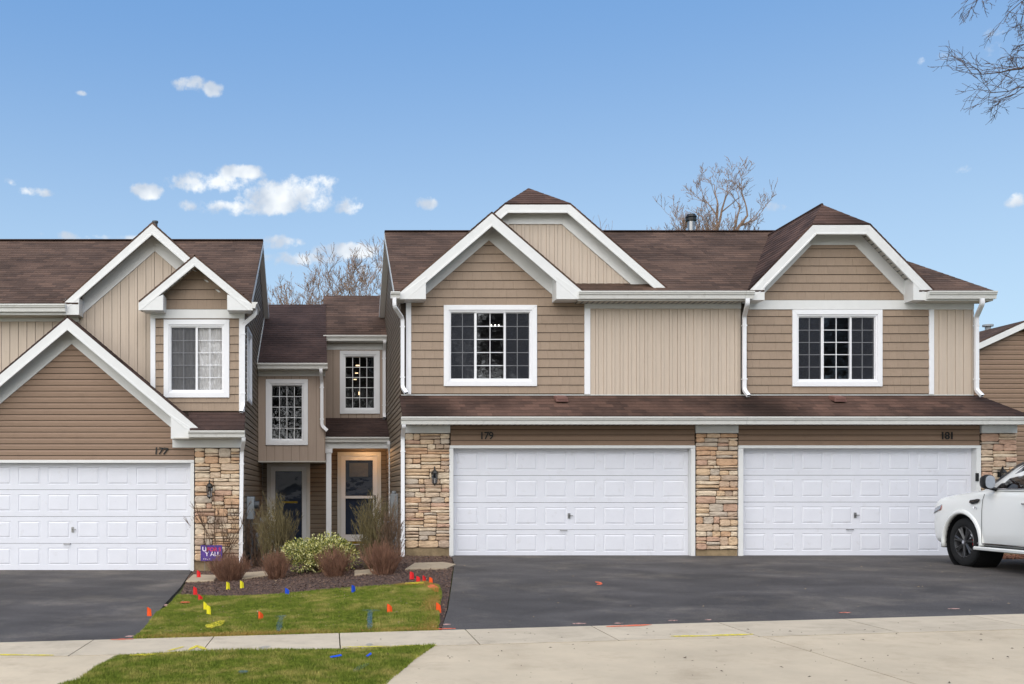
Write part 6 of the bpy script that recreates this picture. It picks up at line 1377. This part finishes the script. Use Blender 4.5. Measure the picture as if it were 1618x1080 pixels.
    for s, w0, z0, w1, z1 in G:
        half = [(w0, z0), (lerp(w0, w1, .5) + .012, lerp(z0, z1, .55)), (w1 + .01, z1 - .035), (w1 - .05, z1 - .004), (w1 * .5, z1 + .012)]
        rings.append([P(-x, s, z) for x, z in half] + [P(x, s, z) for x, z in half[::-1]])
    m = MB(); m.loft(rings); cab = m.build('cabin', PW, e, base, smooth=True); es = cab.modifiers.new('w', 'EDGE_SPLIT'); es.split_angle = R(40)
    def side_x(s, z):
        for (a, b) in zip(G[:-1], G[1:]):
            if a[0] <= s <= b[0]:
                t = (s - a[0]) / (b[0] - a[0]); w0, z0, w1, z1 = [lerp(a[i], b[i], t) for i in (1, 2, 3, 4)]; q = min(1, max(0, (z - z0) / (z1 - .035 - z0)))
                return lerp(w0, w1 + .01, q) + .012 * math.sin(q * math.pi)
        return .9
    def panel(name, pts, m_, sd, off, par=None):
        # finely sampled ruled panel between lower and upper polylines given as (s,z)
        lo, up = pts; rows = 6; V = []
        for j in range(rows + 1):
            for i in range(len(lo)):
                s, z = lerp(lo[i][0], up[i][0], j / rows), lerp(lo[i][1], up[i][1], j / rows); V.append(P(sd * (side_x(s, z) + off), s, z))
        k = len(lo); m = MB(); m.add(V, [(j*k+i, j*k+i+1, (j+1)*k+i+1, (j+1)*k+i) for j in range(rows) for i in range(k-1)]); o = m.build(name, m_, e, base, fix=False, smooth=True); return o
    def line(a, b, n=8): return [(lerp(a[0], b[0], i / n), lerp(a[1], b[1], i / n)) for i in range(n + 1)]
    for sd in (-1, 1):
        panel('window_surround', (line((1.80,1.36),(4.95,1.37),16), line((2.40,1.86),(4.75,1.84),16)), PB, sd, .006)
        panel('front_side_window', (line((1.92,1.385),(2.92,1.39)), line((2.44,1.83),(2.92,1.84))), GL, sd, .011); panel('rear_side_window', (line((3.0,1.39),(3.85,1.39)), line((3.0,1.83),(3.85,1.83))), GL, sd, .011); panel('quarter_window', (line((3.93,1.39),(4.85,1.4)), line((3.93,1.83),(4.68,1.8))), GL, sd, .011)
        # chrome strip, seams, handles
        m = MB(); m.tube([P(sd*(side_x(s, 1.375)+.012), s, 1.372) for s in np.linspace(1.9, 4.9, 14)], .008, 5); m.build('belt_trim', CR, e, base)
        for s0 in (1.62, 2.96, 3.98):
            m = MB(); m.tube([P(sd * x, s0, z) for x, z in ((1.001, .42), (1.0035, .6), (1.003, .8), (1.0, 1.0), (.985, 1.18), (.95, 1.285))], .0045, 4); m.build('door_seam', PB, e, base)
        for s0 in (2.75, 3.78):
            m = MB(); m.tube([P(sd*.985, s0-.11, 1.12), P(sd*1.03, s0-.08, 1.13), P(sd*1.035, s0+.06, 1.13), P(sd*.985, s0+.1, 1.12)], .014, 6); m.build('door_handle', CR, e, base)
        # running board
        m = MB(); m.loft([[P(sd*x, s, z) for x, z in ((.86,.37),(1.05,.38),(1.075,.36),(1.07,.325),(1.03,.31),(.86,.31))] for s in (1.5,1.56,3.5,3.56)]); m.build('running_board', PW, e, base); m = MB(); m.loft([[P(sd*x, s, z) for x, z in ((.9,.382),(1.045,.388),(1.045,.394),(.9,.39))] for s in (1.6,3.45)]); m.build('step_pad', PB, e, base)
        m = MB(); m.tube([P(sd*1.0, 1.5, .43), P(sd*1.004, 3.55, .43)], .012, 5); m.build('sill_trim', CR, e, base)
        # fender vent: black slot with chrome blade
        m = MB(); m.add([P(sd*.992,1.28,1.135),P(sd*.992,1.30,1.175),P(sd*.985,1.50,1.20),P(sd*.99,1.56,1.19),P(sd*.995,1.50,1.13),P(sd*.997,1.36,1.105),P(sd*1.004,1.28,1.135),P(sd*1.004,1.30,1.175),P(sd*.998,1.50,1.20),P(sd*1.002,1.56,1.19),P(sd*1.007,1.50,1.13),P(sd*1.008,1.36,1.105)],[(0,1,2,3,4,5),(6,7,8,9,10,11),(0,1,7,6),(1,2,8,7),(2,3,9,8),(3,4,10,9),(4,5,11,10),(5,0,6,11)]); m.build('fender_vent', PB, e, base)
        m = MB(); m.tube([P(sd*1.012,1.3,1.14),P(sd*1.01,1.42,1.158),P(sd*1.008,1.53,1.178)], .01, 5); m.build('vent_blade', CR, e, base)
        m = MB(); m.tube([P(sd*1.006,1.40,1.06),P(sd*1.006,1.43,1.02),P(sd*1.006,1.45,1.065)], .005, 4); m.tube([P(sd*1.006,1.48,1.06),P(sd*1.006,1.50,1.04),P(sd*1.006,1.48,1.02),P(sd*1.006,1.465,1.04),P(sd*1.006,1.48,1.06)], .004, 4); m.build('badge', CR, e, base)
        # mirror
        m = MB(); rg = []
        for t, sc in ((0,.5),(.03,.85),(.1,1),(.16,.98),(.19,.9)): rg.append([P(sd*(1.08 + .095*sc*math.cos(a)), 1.78 + t, 1.49 + .125*sc*(math.copysign(abs(math.sin(a))**.6, math.sin(a)))) for a in [2*math.pi*k/16 for k in range(16)]])
        m.loft(rg); mi = m.build('mirror', PB, e, base, smooth=True); m = MB(); m.tube([P(sd*.9,1.85,1.36),P(sd*1.02,1.82,1.40)], .035, 6); m.build('mirror_arm', PB, mi, base)
        m = MB(); m.loft([[P(sd*(1.08+.082*c*f), 1.972, 1.49+.108*(math.copysign(abs(q)**.6, q))*f) for c, q in [(math.cos(2*math.pi*k/16), math.sin(2*math.pi*k/16)) for k in range(16)]] for f in (1, .01)], cap=False); m.build('mirror_glass', HL, mi, base)
        # headlight wrap
        def bx(s):
            for a, b in zip(ST[:-1], ST[1:]):
                if a[0] <= s <= b[0]: return lerp(a[1], b[1], (s - a[0]) / (b[0] - a[0]))
        lo = [(s, .90 + (s - .05) * .28) for s in np.linspace(.05, .42, 8)]; up = [(s, 1.03 + (s - .05) * .22) for s in np.linspace(.05, .42, 8)]
        V = [P(sd*(bx(s)*1.0+.012), s, z) for s, z in lo] + [P(sd*(bx(s)*.955+.012), s, z) for s, z in up]; m = MB(); m.add(V, [(i, i+1, 9+i, 8+i) for i in range(7)]); m.build('headlight', HL, e, base, fix=False, smooth=True)
        V = [P(sd*(bx(s)*.985+.02), s, .97 + (s-.3)*.25) for s in (.3,.36,.43)] + [P(sd*(bx(s)*.96+.02), s, 1.04 + (s-.3)*.25) for s in (.3,.36,.43)]; m = MB(); m.add(V, [(0,1,4,3),(1,2,5,4)]); m.build('side_marker', AM, e, base, fix=False)
        m = MB(); m.box(*sorted((P(sd*.78,0,0).x, P(sd*.94,0,0).x)), P(0,5.3,0).y, P(0,5.22,0).y, zc+.95, zc+1.3); m.build('taillight', AM, e, base)
    # windscreen, grille, plate etc.
    wsv = [P(x, s, z) for s, z, w in ((1.5,1.40,.8),(1.8,1.575,.77),(2.1,1.765,.7),(2.34,1.86,.66)) for x in np.linspace(-w, w, 9)]
    m = MB(); m.add([p + Vector((0,0,.018)) for p in wsv], [(j*9+i, j*9+i+1, (j+1)*9+i+1, (j+1)*9+i) for j in range(3) for i in range(8)]); m.build('windscreen', GL, e, base, fix=False, smooth=True)
    m = MB(); m.add([P(-.5,-.03,.62),P(.5,-.03,.62),P(.56,-.02,.98),P(-.56,-.02,.98),P(-.5,.05,.62),P(.5,.05,.62),P(.56,.06,.98),P(-.56,.06,.98)],[(0,3,2,1),(4,5,6,7),(0,1,5,4),(1,2,6,5),(2,3,7,6),(3,0,4,7)]); m.build('grille', PB, e, base)
    m = MB(); m.tube([P(-.56,-.04,.98),P(-.35,-.05,.64),P(.35,-.05,.64),P(.56,-.04,.98)], .03, 6); m.build('grille_trim', CR, e, base)
    for sd in (-1, 1): m = MB(); m.tube([P(sd*.66, s, z) for s, z in ((2.5,1.93),(2.7,1.97),(4.4,1.97),(4.7,1.92))], .018, 6); m.build('roof_rail', CR, e, base)
suv()
